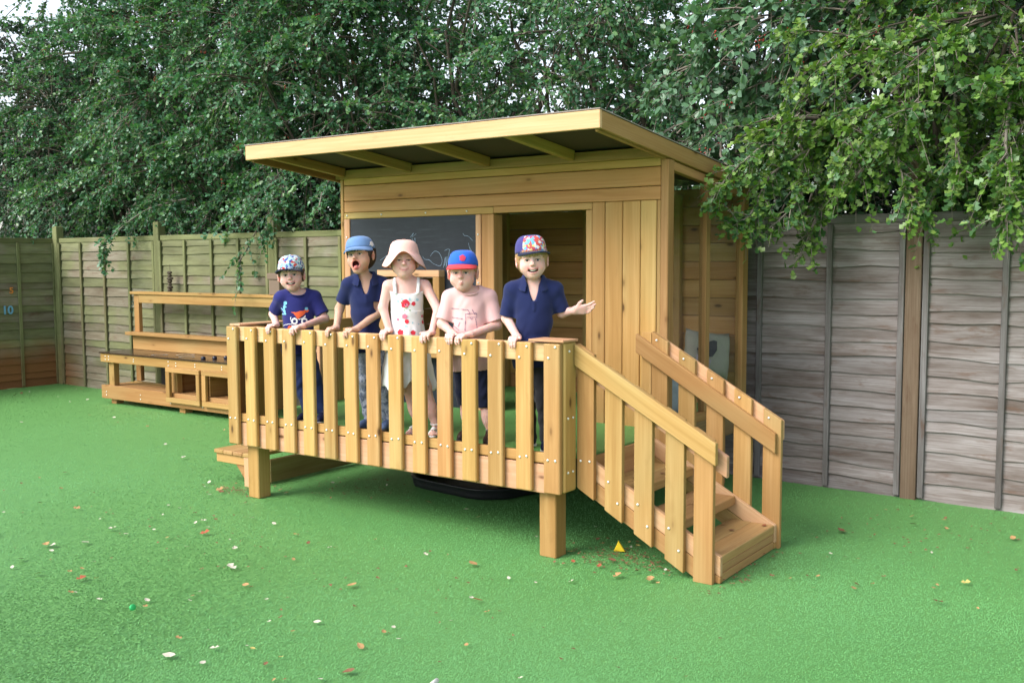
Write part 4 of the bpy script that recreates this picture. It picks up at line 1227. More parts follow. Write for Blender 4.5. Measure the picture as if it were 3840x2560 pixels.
# ------------------------------------------------------------------ the five children at the railing
SKIN_MAT = None
def skin_mat():
    t = NT('skin')
    a = t.n.new('ShaderNodeAttribute'); a.attribute_name = 'Col'
    m = t.out(a.outputs['Color'], .5, .3)
    t.b.inputs['Subsurface Weight'].default_value = .45
    t.b.inputs['Subsurface Radius'].default_value = (.9, .35, .2)
    t.b.inputs['Subsurface Scale'].default_value = .012
    return m
SKIN_MAT = skin_mat()
def cloth(name, col, rough=.9, weave=260.0, var=.25):
    t = NT(name)
    c = t.coords()
    n = t.noise(c, 9.0, 3); f = t.noise(c, weave, 2)
    k = t.mix(t.math('MULTIPLY', t.ramp(n, [(.35, 0.0), (.7, 1.0)]), var), col, tuple(x * 1.35 + .004 for x in col))
    t.bump(f, .25, .0012)
    return t.out(k, rough, .15, **{'Sheen Weight': .15})
def blotch(name, palette, scale, base=None):
    """printed cotton: irregular cells in the palette's colours"""
    t = NT(name)
    c = t.coords()
    nz = t.n.new('ShaderNodeTexNoise'); t.l.new(c, nz.inputs['Vector']); nz.inputs['Scale'].default_value = scale * .8
    P = t.vmath('ADD', c, t.vmath('SCALE', nz.outputs['Color'], (0, 0, 0))) if False else c
    mv = t.n.new('ShaderNodeMixRGB'); mv.inputs[0].default_value = .012 * 1.0
    t.l.new(c, mv.inputs[1]); t.l.new(nz.outputs['Color'], mv.inputs[2])
    vo = t.n.new('ShaderNodeTexVoronoi'); vo.inputs['Scale'].default_value = scale
    t.l.new(mv.outputs[0], vo.inputs['Vector'])
    sep = t.n.new('ShaderNodeSeparateColor'); t.l.new(vo.outputs['Color'], sep.inputs[0])
    n = len(palette)
    nd = t.n.new('ShaderNodeValToRGB'); nd.color_ramp.interpolation = 'CONSTANT'
    e = nd.color_ramp.elements
    while len(e) < n: e.new(.5)
    for i, cc in enumerate(palette): e[i].position = i / n; e[i].color = (*cc, 1)
    t.l.new(sep.outputs[0], nd.inputs['Fac'])
    return t.out(nd.outputs[0], .85, .15)
def camo(name, cols, scale=26.0):
    t = NT(name)
    n = t.noise(t.coords(), scale, 3, .6, .8)
    return t.out(t.ramp(n, [(.36, cols[0]), (.46, cols[1]), (.56, cols[2]), (.66, cols[3])]), .9, .1)

EYE_OPEN = [.0072]
class Kid:
    def __init__(s, label, X, Y, phi, cap_label=None):
        s.M = Matrix.Translation((X, Y, 0)) @ Matrix.Rotation(R_(phi), 4, 'Z')
        s.Mi = np.array(s.M.inverted()); s.phi = phi
        s.root = thing('person', (X, Y, DECK), label, 'person', rz=R_(phi))
        s.N = [0]
    def L(s, x, y, z):
        p = s.Mi @ np.array([x, y, z, 1.0]); return p[:3]
    def D(s, x, y, z):
        return s.Mi[:3, :3] @ np.array([x, y, z], float)
    def add(s, name, V, Q, mat, parent=None, colors=None, smooth=True, k=4):
        me = fast_mesh(name, V, Q, mat, k, colors, smooth)
        return put(bpy.data.objects.new(name, me), parent or s.root, s.M.copy())

def torso(v, cx, cy, shz, hipz, g=0.0, wid=1.0, belly=0.0, k=.05):
    hz_ = shz - hipz
    v.ell((cx, cy, shz - .085), (.088 * wid + g, .062 + g, .095 + g * .6), k)
    v.ell((cx, cy - .004 - belly * .5, shz - .20), (.082 * wid + g, .064 + g + belly, .12), k)
    v.ell((cx, cy, hipz + .03), (.085 * wid + g, .066 + g, .085), k)
    for sx in (-1, 1):
        v.cone((cx + sx * .03, cy + .005, shz - .012 + g * .4), (cx + sx * (.098 * wid), cy, shz - .042 + g * .2), .030 + g * .8, .034 + g * .8, .03)

HS = np.array([.99, .99, .985])      # round, wide children's heads
def head_shape(v, T, mouth, k=.018):
    """T: 4x4 head frame (x image right, y back, z up; origin between the eyes' level and the skull's middle)."""
    Rm = T[:3, :3] / HS
    def P(x, y, z): return (T @ np.array([x, y, z, 1.0]))[:3]
    E = lambda c, r, k_=k, op='add': v.ell(P(*c), np.array(r) * HS, k_, op, Rm)
    E((0, .014, .034), (.069, .086, .074)); E((0, -.018, -.022), (.061, .062, .066), .03)
    E((0, -.033, -.058), (.043, .041, .036), .025)
    E((0, -.056, -.077), (.019, .017, .016), .02)
    for sx in (-1, 1):
        E((sx * .036, -.042, -.036), (.026, .027, .025), .022)
        E((sx * .028, -.058, .019), (.026, .014, .009), .012)                 # brow
        E((sx * .028, -.085, .002), (.017, .012, .010), .008, 'sub')            # socket
        E((sx * .027, -.066, -.0005), (.0150, .010, .0085), .008)               # lids
        E((sx * .027, -.080, -.0008), (.0145, .016, EYE_OPEN[0]), .002, 'sub')        # opening between the lids
        er = rotm(sx * 24, 0, sx * 6)
        v.ell(P(sx * .0775, .008, -.010), (.0090, .019, .029), .008, 'add', Rm @ er)
        v.ell(P(sx * .0865, -.002, -.008), (.006, .011, .017), .004, 'sub', Rm @ er)
    v.cone(P(0, -.072, .006), P(0, -.090, -.018), .0068, .0085, .010)
    E((0, -.092, -.021), (.0095, .009, .008), .006)
    for sx in (-1, 1):
        E((sx * .0085, -.086, -.0245), (.006, .007, .0055), .005)
        E((sx * .0050, -.0930, -.0295), (.0025, .003, .0025), .002, 'sub')
    # mouth
    def arc(z0, w, lift, y0, n=7, curve=.012):
        return [(w * t, y0 + curve * t * t, z0 + lift * t * t) for t in np.linspace(-1, 1, n)]
    def chain(pts, r, k_, op='add'):
        for a, b in zip(pts[:-1], pts[1:]): v.cone(P(*a), P(*b), r, r, k_, op)
    if mouth == 'scream':
        E((0, -.058, -.074), (.030, .030, .034), .02)                           # dropped jaw
        E((0, -.060, -.098), (.022, .020, .014), .015)
        chain([(.026 * math.sin(t), -.080 + .010 * abs(math.sin(t)) ** 2 + .012 * max(0, -math.cos(t)), -.060 + .026 * math.cos(t)) for t in np.linspace(0, 6.283, 15)], .0055, .006)
        v.ell(P(0, -.080, -.061), (.0195, .030, .0215), .003, 'sub', Rm)
        v.cone(P(0, -.060, -.074), P(.003, -.089, -.079), .011, .0115, .004, sc=(1, 1, 1))   # tongue put out
    elif mouth == 'purse':
        chain(arc(-.0525, .009, -.001, -.0835), .0045, .004); chain(arc(-.060, .008, .001, -.0825), .0048, .004)
        v.ell(P(0, -.088, -.0562), (.0065, .008, .0016), .001, 'sub', Rm)
    else:
        op = .0068 if mouth == 'open_smile' else .0020
        w = .0265
        zc = -.055
        chain(arc(zc + op + .0022, w, .0052, -.0800, curve=.016), .0036, .005)
        chain(arc(zc - op - .0026, w * .92, .0085, -.0790, curve=.016), .0042, .005)
        for a, b in zip(*(lambda p: (p[:-1], p[1:]))(arc(zc - .0005, w * .93, .0070, -.0815, curve=.016))):
            v.cone(P(*a), P(*b), op, op, .001, 'sub')
            v.cone(P(a[0], a[1] + .007, a[2]), P(b[0], b[1] + .007, b[2]), op, op, .001, 'sub')

def skin_colors(V, T, tone, lip, brow, mouth, blush=.5):
    Ti = np.linalg.inv(T)
    p = V @ Ti[:3, :3].T + Ti[:3, 3]
    x, y, z = p[:, 0], p[:, 1], p[:, 2]
    c = np.tile(np.array(tone), (len(V), 1))
    mot = np.sin(V[:, 0] * 71 + 3 * np.sin(V[:, 2] * 47)) * np.sin(V[:, 2] * 63 + 2 * np.sin(V[:, 1] * 58)) * np.sin(V[:, 1] * 66 + V[:, 2] * 31)
    c = c * (1 + mot[:, None] * np.array([.02, .055, .06]))          # faint mottling of the skin
    def mixc(c, m, col): return c * (1 - m[:, None]) + np.array(col) * m[:, None]
    face = (y < -.02) & (z > -.12) & (z < .1) & (np.abs(x) < .09)
    f = face.astype(float)
    red = np.array(tone) * np.array([1.0, .72, .70])
    for sx in (-1, 1):
        g = np.exp(-(((x - sx * .036) / .020) ** 2 + ((z + .035) / .016) ** 2)); c = mixc(c, g * f * blush, red)
        g = np.exp(-((z + .012) / .02) ** 2) * (np.abs(x) > .066); c = mixc(c, g * .35 * (np.abs(z) < .06), red)
    g = np.exp(-((x / .012) ** 2 + ((z + .022) / .010) ** 2)) * (y < -.08); c = mixc(c, g * .4, red)
    # lips and inside of the mouth
    if mouth == 'scream':
        rr = np.sqrt((x / .030) ** 2 + ((z + .061) / .034) ** 2); m = ((rr < 1) & (y < -.062)).astype(float); c = mixc(c, m * .75, lip)
        rr2 = np.sqrt((x / .0215) ** 2 + ((z + .061) / .0235) ** 2)
        inn = (rr2 < 1.0) & (y > -.082) & (y < -.02) & ~((np.abs(x) < .0125) & (z < -.064)); c = mixc(c, inn.astype(float), (.07, .008, .01))
        tg = (np.abs(x - .001) < .0135) & (z < -.0655) & (z > -.093) & (y < -.055); c = mixc(c, tg.astype(float), (.52, .16, .15))
    elif mouth == 'purse':
        m = np.exp(-((x / .012) ** 4 + ((z + .056) / .0085) ** 4)) * (y < -.07); c = mixc(c, m * .8, lip)
    else:
        zc = -.055 + .0075 * (x / .0225) ** 2
        hh = .0115 if mouth == 'open_smile' else .0070
        m = (np.abs(x) < .0275) * np.exp(-((z - zc) / hh) ** 4) * (y < -.055); c = mixc(c, m * .85, lip)
        if mouth == 'open_smile':
            inn = (np.abs(x) < .0255) & (np.abs(z - zc) < .0078) & (y > -.0785 + .016 * (x / .0225) ** 2) & (y < -.05); c = mixc(c, inn.astype(float), (.10, .015, .015))
    # brows and lashes
    zb = .0185 - .006 * ((np.abs(x) - .026) / .018) ** 2
    m = np.exp(-((z - zb) / .0032) ** 2) * (np.abs(x) > .010) * (np.abs(x) < .044) * (y < -.045); c = mixc(c, m * .70, brow)
    ze = EYE_OPEN[0] * np.sqrt(np.clip(1 - ((np.abs(x) - .027) / .0145) ** 2, 0, 1))
    m = np.exp(-((z + .0004 - ze) / .0026) ** 2) * (np.abs(np.abs(x) - .027) < .0145) * (y < -.050); c = mixc(c, m * .85, tuple(.3 * b for b in brow))
    return np.clip(c, 0, 1)

def eyeballs(kid, T, parent, iris, look=(0, 0)):
    for sx in (-1, 1):
        n, m_ = 14, 18
        V, F, C = [], [], []
        for i in range(n + 1):
            a = math.pi * i / n
            for j in range(m_):
                b = 2 * math.pi * j / m_
                # pole looks forward (-y)
                V.append((math.sin(a) * math.cos(b), -math.cos(a), math.sin(a) * math.sin(b)))
                C.append((.012, .010, .009) if a < .34 else (iris if a < .64 else (.70, .66, .64)))
        for i in range(n):
            for j in range(m_):
                F.append((i * m_ + j, i * m_ + (j + 1) % m_, (i + 1) * m_ + (j + 1) % m_, (i + 1) * m_ + j))
        V = np.array(V) * .0122
        lr = rotm(look[0], look[1], 0)
        V = V @ lr.T + np.array([sx * .027, -.0595, -.0008])
        V = V @ T[:3, :3].T + T[:3, 3]
        kid.add('eye', V, F, EYE_MAT, parent, np.array(C))
EYE_MAT = attr_mat('eye', .12, .5)
TEETH = plain('teeth', (.78, .75, .68), .3, .5)
def teeth(kid, T, parent, lower=False):
    V, F = [], []
    xs = np.linspace(-.020, .020, 15)
    for i, x in enumerate(xs):
        y = -.0762 + .016 * (x / .0225) ** 2; zc = -.055 + .0072 * (x / .0225) ** 2
        for (yy, zz) in ((y, zc + .0062), (y - .0012, zc + .002), (y, zc - .0008), (y + .004, zc - .0008), (y + .004, zc + .0062)): V.append((x, yy, zz))
    for i in range(len(xs) - 1):
        for k in range(5): F.append((i * 5 + k, i * 5 + (k + 1) % 5, (i + 1) * 5 + (k + 1) % 5, (i + 1) * 5 + k))
    V = np.array(V) @ T[:3, :3].T + T[:3, 3]
    kid.add('teeth', V, F, TEETH, parent)

def hair_shell(kid, T, parent, mat_col, fringe, side_low, back_low, seed, thick=.009, side_front=-.03, top=.05):
    """hair as a lumpy cap of locks round the skull. fringe: z where the forehead hair ends; side_low / back_low: lower limit at sides and nape"""
    c = T[:3, 3]
    v = Vol(c - .14, c + .14, .0034)
    Rm = T[:3, :3] / HS; Ti = np.linalg.inv(T)
    P = lambda x, y, z: (T @ np.array([x, y, z, 1.0]))[:3]
    v.ell(P(0, .016, .036), np.array([.070 + thick, .087 + thick, .074 + thick]) * HS, .01, 'add', Rm)
    v.ell(P(0, .03, -.01), np.array([.068 + thick, .066 + thick, .075]) * HS, .03, 'add', Rm)
    def loc(X, Y, Z):
        return [Ti[i, 0] * X + Ti[i, 1] * Y + Ti[i, 2] * Z + Ti[i, 3] for i in range(3)]
    def cut(X, Y, Z):
        x, y, z = loc(X, Y, Z)
        ang = np.arctan2(x, -y)
        zz = z + .006 * np.sin(ang * 23 + seed) + .005 * np.sin(ang * 51 + 2 * seed) + .003 * np.sin(ang * 90)
        # lower limit depends on the angle round the head
        a = np.abs(ang)
        low = np.where(a < .75, fringe, np.where(a < 1.35, fringe + (side_low - fringe) * np.clip((a - .75) / .35, 0, 1), side_low + (back_low - side_low) * np.clip((a - 1.35) / .8, 0, 1)))
        d = low - zz
        front = (side_front - y) * ((a > .5) & (z < fringe - .01))
        ear = .019 - np.sqrt((y - .012) ** 2 + (z + .008) ** 2 * .55)
        ear = np.where(np.abs(x) > .055, ear, -1)
        d = np.maximum(d, z - top + .10 * np.clip(y, 0, 1))
        return np.maximum(np.maximum(d, np.where(z < fringe - .008, (side_front - y), -1)), ear)
    v.clip(cut)
    def dis(X, Y, Z):
        x, y, z = loc(X, Y, Z); ang = np.arctan2(x, -y)
        return .0016 * np.sin(ang * 44 + 9 * z * 10) + .0012 * np.sin(ang * 83 + 4 * np.sin(z * 60) + seed)
    v.displace(dis)
    V, Q = v.mesh()
    Tl = V @ Ti[:3, :3].T + Ti[:3, 3]
    ang = np.arctan2(Tl[:, 0], -Tl[:, 1])
    s = .5 + .5 * np.sin(ang * 61 + np.sin(Tl[:, 2] * 90) * 2) * np.sin(ang * 23 + seed)
    C = np.array(mat_col) * (.65 + .7 * s)[:, None]
    return kid.add('hair', V, Q, HAIR_MAT, parent, C)
HAIR_MAT = attr_mat('hair', .45, .4)

def cap(kid, T, parent, yaw, mat_crown, mat_brim, z0=.030, rx=.080, ry=.095, top=.122, brim=.055, sag=.012, tilt=-.25, front_mat=None, flat=.0, name='cap', pitch=0, back_z=-.012, span=1.15, button=True, front_n=6):
    """baseball cap: crown of panels and a stiff brim"""
    Rm = T[:3, :3] @ rotm(yaw, pitch, 0)
    o = T[:3, 3]
    tr = lambda V: np.array(V) @ Rm.T + o
    n, m_ = 12, 40
    def ring(i, j, off=0.0):
        a = 2 * math.pi * j / m_
        t = i / n
        ph = t * math.pi / 2
        fr = math.cos(a) * .5 + .5                      # 1 at the front
        ex = .60 - .14 * flat * fr
        rr = math.cos(ph) ** ex
        zz = z0 + back_z * (1 - fr) + (top - z0 - back_z * (1 - fr)) * math.sin(ph) ** (.92)
        seam = 1 - .012 * abs(math.cos(a * 3)) ** 10 + .016 * math.sin(3 * a + 2 + 3 * t) * math.sin(5 * t + a) + .008 * math.sin(8 * a + 7 * t)
        return ((rx + off) * rr * math.sin(a) * seam, .012 - (ry + off) * rr * math.cos(a) * seam * (1.0), zz + off * .6 * t)
    V, F = [], []
    for layer, off in ((0, 0.0), (1, -.0035)):
        for i in range(n + 1):
            for j in range(m_): V.append(ring(i, j, off))
    S = (n + 1) * m_
    for i in range(n):
        for j in range(m_):
            j2 = (j + 1) % m_
            F.append((i * m_ + j, i * m_ + j2, (i + 1) * m_ + j2, (i + 1) * m_ + j))
            F.append((S + (i + 1) * m_ + j, S + (i + 1) * m_ + j2, S + i * m_ + j2, S + i * m_ + j))
    for j in range(m_):
        j2 = (j + 1) % m_
        F.append((j, S + j, S + j2, j2))
    crown = kid.add(name, tr(V), F, mat_crown, parent)
    if front_mat:
        me = crown.data; me.materials.append(front_mat)
        for p in me.polygons:
            if p.index < 2 * n * m_:
                q = p.index // 2; j = q % m_; i = q // m_
                if (j < front_n or j >= m_ - front_n) and i < n - 3: p.material_index = 1
    # brim
    V, F = [], []
    K, Sg = 26, 7
    for layer in (0, 1):
        for a_ in range(K + 1):
            a = -span + 2 * span * a_ / K
            ext = brim * max(0.0, math.cos(a / span * math.pi / 2)) ** .55
            bx, by = (rx + .001) * math.sin(a), .012 - (ry + .001) * math.cos(a)
            for s_ in range(Sg + 1):
                s = s_ / Sg
                x = bx * (1 + .06 * s); y = by - ext * s
                z = z0 + back_z * (1 - (math.cos(a) * .5 + .5)) + tilt * ext * s - sag * (math.sin(a) ** 2) * (1.0) * (.2 + .8 * s) + .003 - layer * .006
                V.append((x, y, z))
    W = (K + 1) * (Sg + 1)
    for a_ in range(K):
        for s_ in range(Sg):
            q = (a_ * (Sg + 1) + s_, (a_ + 1) * (Sg + 1) + s_, (a_ + 1) * (Sg + 1) + s_ + 1, a_ * (Sg + 1) + s_ + 1)
            F.append(q[::-1]); F.append(tuple(W + x for x in q))
        e0, e1 = a_ * (Sg + 1) + Sg, (a_ + 1) * (Sg + 1) + Sg
        F.append((e0, e1, W + e1, W + e0))
    kid.add('brim', tr(V), F, mat_brim, crown)
    if button:
        Vb, Fb = lathe([(.006, 0), (.0065, .002), (.004, .005), (.001, .006)], 10)
        kid.add('button', tr(np.array([tuple(x) for x in Vb]) + np.array([0, .012, top - .001])), [f for f in Fb if len(f) == 4], mat_crown, crown)
    return crown

def decal(kid, parent, shirt, name, polys, mat, off=.0026, cell=.0034):
    """flat print laid on the cloth: polygons in the child's (x, z) view plane, dropped on to the cloth from the front"""
    from mathutils.bvhtree import BVHTree
    if not hasattr(kid, 'bvh'): kid.bvh = {}
    if shirt.name not in kid.bvh:
        me = shirt.data
        kid.bvh[shirt.name] = BVHTree.FromPolygons([v.co for v in me.vertices], [p.vertices for p in me.polygons])
    bv = kid.bvh[shirt.name]
    def inside(px, pz, poly):
        c = np.zeros(px.shape, bool); n = len(poly)
        for i in range(n):
            x1, z1 = poly[i]; x2, z2 = poly[(i + 1) % n]
            cond = (z1 > pz) != (z2 > pz)
            c ^= cond & (px < (x2 - x1) * (pz - z1) / ((z2 - z1) if z2 != z1 else 1e-9) + x1)
        return c
    V, F, idx = [], [], {}
    def vert(i, j):
        if (i, j) in idx: return idx[(i, j)]
        x, z = i * cell, j * cell
        hit = bv.ray_cast(Vector((x, -.6, z)), Vector((0, 1, 0)))
        k_ = None
        if hit[0] is not None:
            k_ = len(V); V.append((x, hit[0].y - off, z))
        idx[(i, j)] = k_
        return k_
    for poly in polys:
        P = np.array(poly)
        i0, j0 = np.floor(P.min(0) / cell).astype(int); i1, j1 = np.ceil(P.max(0) / cell).astype(int)
        I, J = np.meshgrid(np.arange(i0, i1 + 1), np.arange(j0, j1 + 1), indexing='ij')
        ok = inside((I + .5) * cell, (J + .5) * cell, poly)
        for i, j in zip(I[ok], J[ok]):
            q = [vert(i, j), vert(i + 1, j), vert(i + 1, j + 1), vert(i, j + 1)]
            if None not in q and max(abs(V[q[0]][1] - V[b][1]) for b in q) < .02: F.append(q)
    if F: return kid.add(name, V, F, mat, parent)
def disc(cx, cz, r, n=14, wob=0.0, seed=0):
    rr = random.Random(seed)
    return [(cx + r * (1 + wob * math.sin(5 * 6.283 * i / n + seed)) * math.cos(6.283 * i / n), cz + r * (1 + wob * math.sin(5 * 6.283 * i / n + seed)) * math.sin(6.283 * i / n)) for i in range(n)]
def stroke(pts, w):
    out = []
    for (a, b) in zip(pts[:-1], pts[1:]):
        a, b = np.array(a), np.array(b); d = (b - a) / (np.linalg.norm(b - a) + 1e-9); n_ = np.array([-d[1], d[0]]) * w / 2
        out.append([tuple(a + n_), tuple(b + n_), tuple(b - n_), tuple(a - n_)])
    return out

RAIL_FWD, RAIL_DOWN = (0, -1, 0), (0, 0, -1)
def rail_hand(kid, v, X, side_sign, elbow, sc=1.0, yaw=0.0, Yw=.066, arm_r=(.0255, .0180), z=1.104):
    """hand lying on the top rail at world X, fingers hooked over its front edge; returns the wrist"""
    f = np.array([math.sin(R_(yaw)), -math.cos(R_(yaw)), 0])
    w = kid.L(X - f[0] * .05, Yw, z + .004)
    fl = kid.D(*f); dn = kid.D(0, 0, -1)
    sd = kid.D(*(np.cross([0, 0, 1], f) * side_sign))
    hand(v, w, fl + dn * .06, dn, sd, (.55, .95, .35), sc, thumb_dir=fl * .8 + sd * .6)
    v.cone(elbow, w, arm_r[0], arm_r[1], .014)
    return w
NAVY_C = cloth('navy_polo', (.012, .018, .075))
INDIGO = cloth('indigo_tee', (.020, .022, .135))
PINK_T = cloth('pink_tee', (.70, .43, .43), var=.12)
WHITE_D = cloth('white_cotton', (.80, .80, .82), var=.05)
DENIM = cloth('dark_denim', (.020, .035, .115))
CAMO = camo('grey_camo', ((.08, .10, .15), (.20, .23, .30), (.34, .37, .45), (.13, .16, .23)))
SHORTS = cloth('navy_shorts', (.010, .013, .035))
TROUS = cloth('charcoal_trousers', (.022, .022, .028))
SHOE_NAVY = plain('navy_shoe', (.012, .016, .06), .55)
SHOE_BROWN = plain('brown_shoe', (.045, .022, .018), .5)
SHOE_BLUE = plain('blue_shoe', (.07, .11, .22), .6)
SHOE_WHITE = plain('white_sandal', (.82, .80, .80), .45)
SOLE_W = plain('white_sole', (.72, .72, .70), .6)
SOLE_D = plain('dark_sole', (.05, .045, .045), .7)
SOCK = plain('white_sock', (.8, .8, .8), .9)

def grid_for(kid, pts, pad=.16):
    P = np.array(pts); return P.min(0) - pad, P.max(0) + pad

def fold_noise(seed, amp=.0013):
    def fn(X, Y, Z):
        return amp * 1.15 * (np.sin(X * 38 + 2.4 * np.sin(Z * 24 + seed) + 20 * Z) * np.sin(Z * 30 + 3 * np.sin(X * 21 + 2 * seed)) + .5 * np.sin(Z * 95 + 5 * np.sin(X * 33 + seed)) * np.clip(np.sin(X * 26 + seed * 3 + Z * 12), 0, 1))
    return fn

def make_kid(sp):
    kid = Kid(sp['label'], sp['X'], sp['Y'], sp['phi'])
    cx, shz, hipz = sp['cx'], sp['shz'], sp['hip']
    cy = sp.get('cy', 0.0)
    hx, hy, hz_ = sp['head']
    T = np.eye(4); T[:3, :3] = rotm(*sp['turn']) * HS; T[:3, 3] = (hx, hy, hz_)
    feet = [kid.L(x, y, DECK) for (x, y) in sp['feet']]
    fd = [unit(kid.D(*d)) for d in sp['foot_dir']]
    hips = [np.array([cx - .043, cy, hipz]), np.array([cx + .043, cy, hipz])]
    ankles = [feet[i] + np.array([0, 0, .055]) - fd[i] * .035 for i in (0, 1)]
    knees = [(hips[i] * .5 + ankles[i] * .5) + fd[i] * .012 + np.array([0, 0, .005]) for i in (0, 1)]
    lo = np.array([cx - .34, -.44, DECK - .02]); hi = np.array([cx + .34, .16, hz_ + .13])
    v = Vol(lo, hi, .0032)
    wid = sp.get('wid', 1.0)
    torso(v, cx, cy, shz, hipz, 0.0, wid, sp.get('belly', .0))
    v.cone((cx, cy + .006, shz - .05), T[:3, 3] + T[:3, :3] @ np.array([0, .022, -.055]), .034, .031, .022)
    EYE_OPEN[0] = sp.get('eye_open', .0062)
    head_shape(v, T, sp['mouth'])
    for i in (0, 1):
        v.cone(hips[i], knees[i], .050, .036, .03)
        v.cone(knees[i], ankles[i] + (knees[i] - ankles[i]) * .35, .034, .031, .02)
        v.cone(ankles[i] + (knees[i] - ankles[i]) * .45, ankles[i], .032, .021, .02)
        if sp['shoe'] == 'sandal':
            v.cone(ankles[i] - np.array([0, 0, .028]), feet[i] + fd[i] * .040 + np.array([0, 0, .020]), .023, .019, .014, sc=(1, 1, 1))
            pr = np.array([-fd[i][1], fd[i][0], 0])
            for q in range(5):
                v.cone(feet[i] + fd[i] * .045 + pr * (q - 2) * .0085 + np.array([0, 0, .018]), feet[i] + fd[i] * (.066 - .003 * abs(q - 2)) + pr * (q - 2) * .010 + np.array([0, 0, .016]), .008, .0068, .004)
    # arms
    arms = []
    for a in sp['arms']:
        S, E_ = np.array(a['sh']), np.array(a['el'])
        v.cone(S, E_, .029, .0255, .022)
        if a['kind'] == 'rail':
            W = rail_hand(kid, v, a['X'], a['side'], E_, yaw=a.get('yaw', 0))
        else:
            W = np.array(a['wr']); v.cone(E_, W, .0255, .0175, .014)
            hand(v, W, a['fwd'], a['palm'], a['idx'], a['curl'], 1.0, spread=a.get('spread', 0), thumb_dir=a.get('thumb'))
        arms.append((S, E_, W))
    V, Q = v.mesh()
    C = skin_colors(V, T, sp['tone'], sp['lip'], sp['brow'], sp['mouth'], sp.get('blush', .5))
    body = kid.add('body', V, Q, SKIN_MAT, None, C)
    if sp.get('eyes', True): eyeballs(kid, T, body, sp['iris'], sp.get('look', (0, 0)))
    if sp['mouth'] == 'open_smile': teeth(kid, T, body)
    hair = hair_shell(kid, T, body, sp['hair'], *sp['hairdo'], top=sp.get('cap_z', .034) + .014)
    # ---- top
    kind = sp['top']
    hem = sp['hem']
    w = Vol(np.array([cx - .24, -.22, hem - .06]), np.array([cx + .24, .16, shz + .07]), .0033)
    g = .011
    torso(w, cx, cy, shz, hipz, g, wid, sp.get('belly', .0))
    if kind != 'dress':
        w.ell((cx, cy - .002, hem + .04), (.098 * wid, .079, .12), .05)
        for (S, E_, W) in arms:
            t = sp.get('sleeve', .72)
            e = S + (E_ - S) * t
            w.cone(S + np.array([0, 0, .004]), e, .040, .043, .022)
            d = unit(E_ - S)
            w.apply(lambda X, Y, Z: np.maximum(-((X - e[0]) * d[0] + (Y - e[1]) * d[1] + (Z - e[2]) * d[2]), np.sqrt((X - e[0]) ** 2 + (Y - e[1]) ** 2 + (Z - e[2]) ** 2) - .07), e - .08, e + .08, .002, 'sub')
        # neck opening
        nb = np.array([cx, cy - .004, shz + .012])
        w.cone(nb - np.array([0, .0, .0]), nb + np.array([0, 0, .08]), .052, .062, .004, 'sub', sc=(1, .92, 1))
        if kind != 'polo':
            w.ell(nb + np.array([0, -.034, .0]), (.054, .052, .034), .004, 'sub')
        w.clip(lambda X, Y, Z: (hem + .006 * np.sin(X * 30 + 1) - Z))
        w.displace(fold_noise(sp['seed']))
        if kind == 'polo':
            # turned-down collar: a leaning band round the neck, open in front
            def collar(X, Y, Z):
                x, y, z = X - nb[0], (Y - nb[1]) * 1.06, Z - nb[2]
                r = np.sqrt(x * x + y * y)
                z2 = z + .30 * np.clip(-y - .02, 0, .1)
                sur = np.abs(r - (.062 - .55 * (z2 - .004))) * .87 - .0036
                lim = np.maximum(z2 - .024, -.022 - .35 * np.clip(-y, 0, .06) - z2)
                gap = .024 + .20 * np.clip(.02 - z, 0, .1) - np.abs(x)
                gap = np.where(y < 0, gap, -1)
                return np.maximum(np.maximum(sur, lim), gap)
            w.apply(collar, nb - np.array([.10, .10, .07]), nb + np.array([.10, .10, .05]), .004)
            w.cone(nb + np.array([0, -.044, .03]), np.array([cx + .002, cy - .076, shz - .088]), .047, .012, .003, 'sub')
            w.cone((cx + .003, cy - .074, shz - .098), (cx + .003, cy - .078, shz - .14), .0060, .0060, .006, sc=(1, .6, 1))
        Vs, Qs = w.mesh()
        shirt = kid.add('polo_shirt' if kind == 'polo' else 't_shirt', Vs, Qs, sp['top_mat'])
        if kind == 'tee':
            # ribbed neck band
            ring = []
            rv, rf = tube([(nb[0] + .055 * math.sin(a), nb[1] - .012 - (.052 if math.cos(a) > 0 else .042) * math.cos(a), nb[2] - .012 - .024 * max(0, math.cos(a))) for a in np.linspace(-2.2, 2.2, 21)], .0042, 6)
            kid.add('neck_band', np.array([tuple(q) for q in rv]), [f for f in rf if len(f) == 4], sp['top_mat'], shirt)
    else:
        # sleeveless dress with straps and a full skirt
        sk = sp['skirt']
        w = Vol(np.array([cx - .26, -.26, sk - .06]), np.array([cx + .26, .22, shz + .05]), .0034)
        torso(w, cx, cy, shz, hipz, g, wid)
        wz = shz - .215
        def skirt(X, Y, Z):
            t = np.clip((wz - Z) / (wz - sk), 0, 1)
            ang = np.arctan2(X - cx, -(Y - cy))
            r = (.088 + .062 * t ** .9) * (1 + (.035 + .10 * t) * (np.sin(ang * 9 + 1.3) * .6 + np.sin(ang * 15) * .4) * t ** .5)
            return (np.sqrt((X - cx) ** 2 + ((Y - cy) * 1.12) ** 2) - r) * .8
        w.apply(skirt, (cx - .22, cy - .22, sk - .03), (cx + .22, cy + .22, wz + .02), .012)
        def hemline(X, Y, Z):
            ang = np.arctan2(X - cx, -(Y - cy))
            return sk + .03 * np.sin(ang * 3 + .6) + .012 * np.sin(ang * 15) - Z
        w.clip(hemline)
        def neckline(X, Y, Z):       # square bodice top with armholes
            top = shz - .082 + .010 * ((X - cx) / .07) ** 2 + .016 * (Y > cy + .02)
            return Z - top
        w.clip(neckline)
        w.ell((cx - .128, cy, shz - .055), (.040, .06, .065), .006, 'sub'); w.ell((cx + .128, cy, shz - .055), (.040, .06, .065), .006, 'sub')
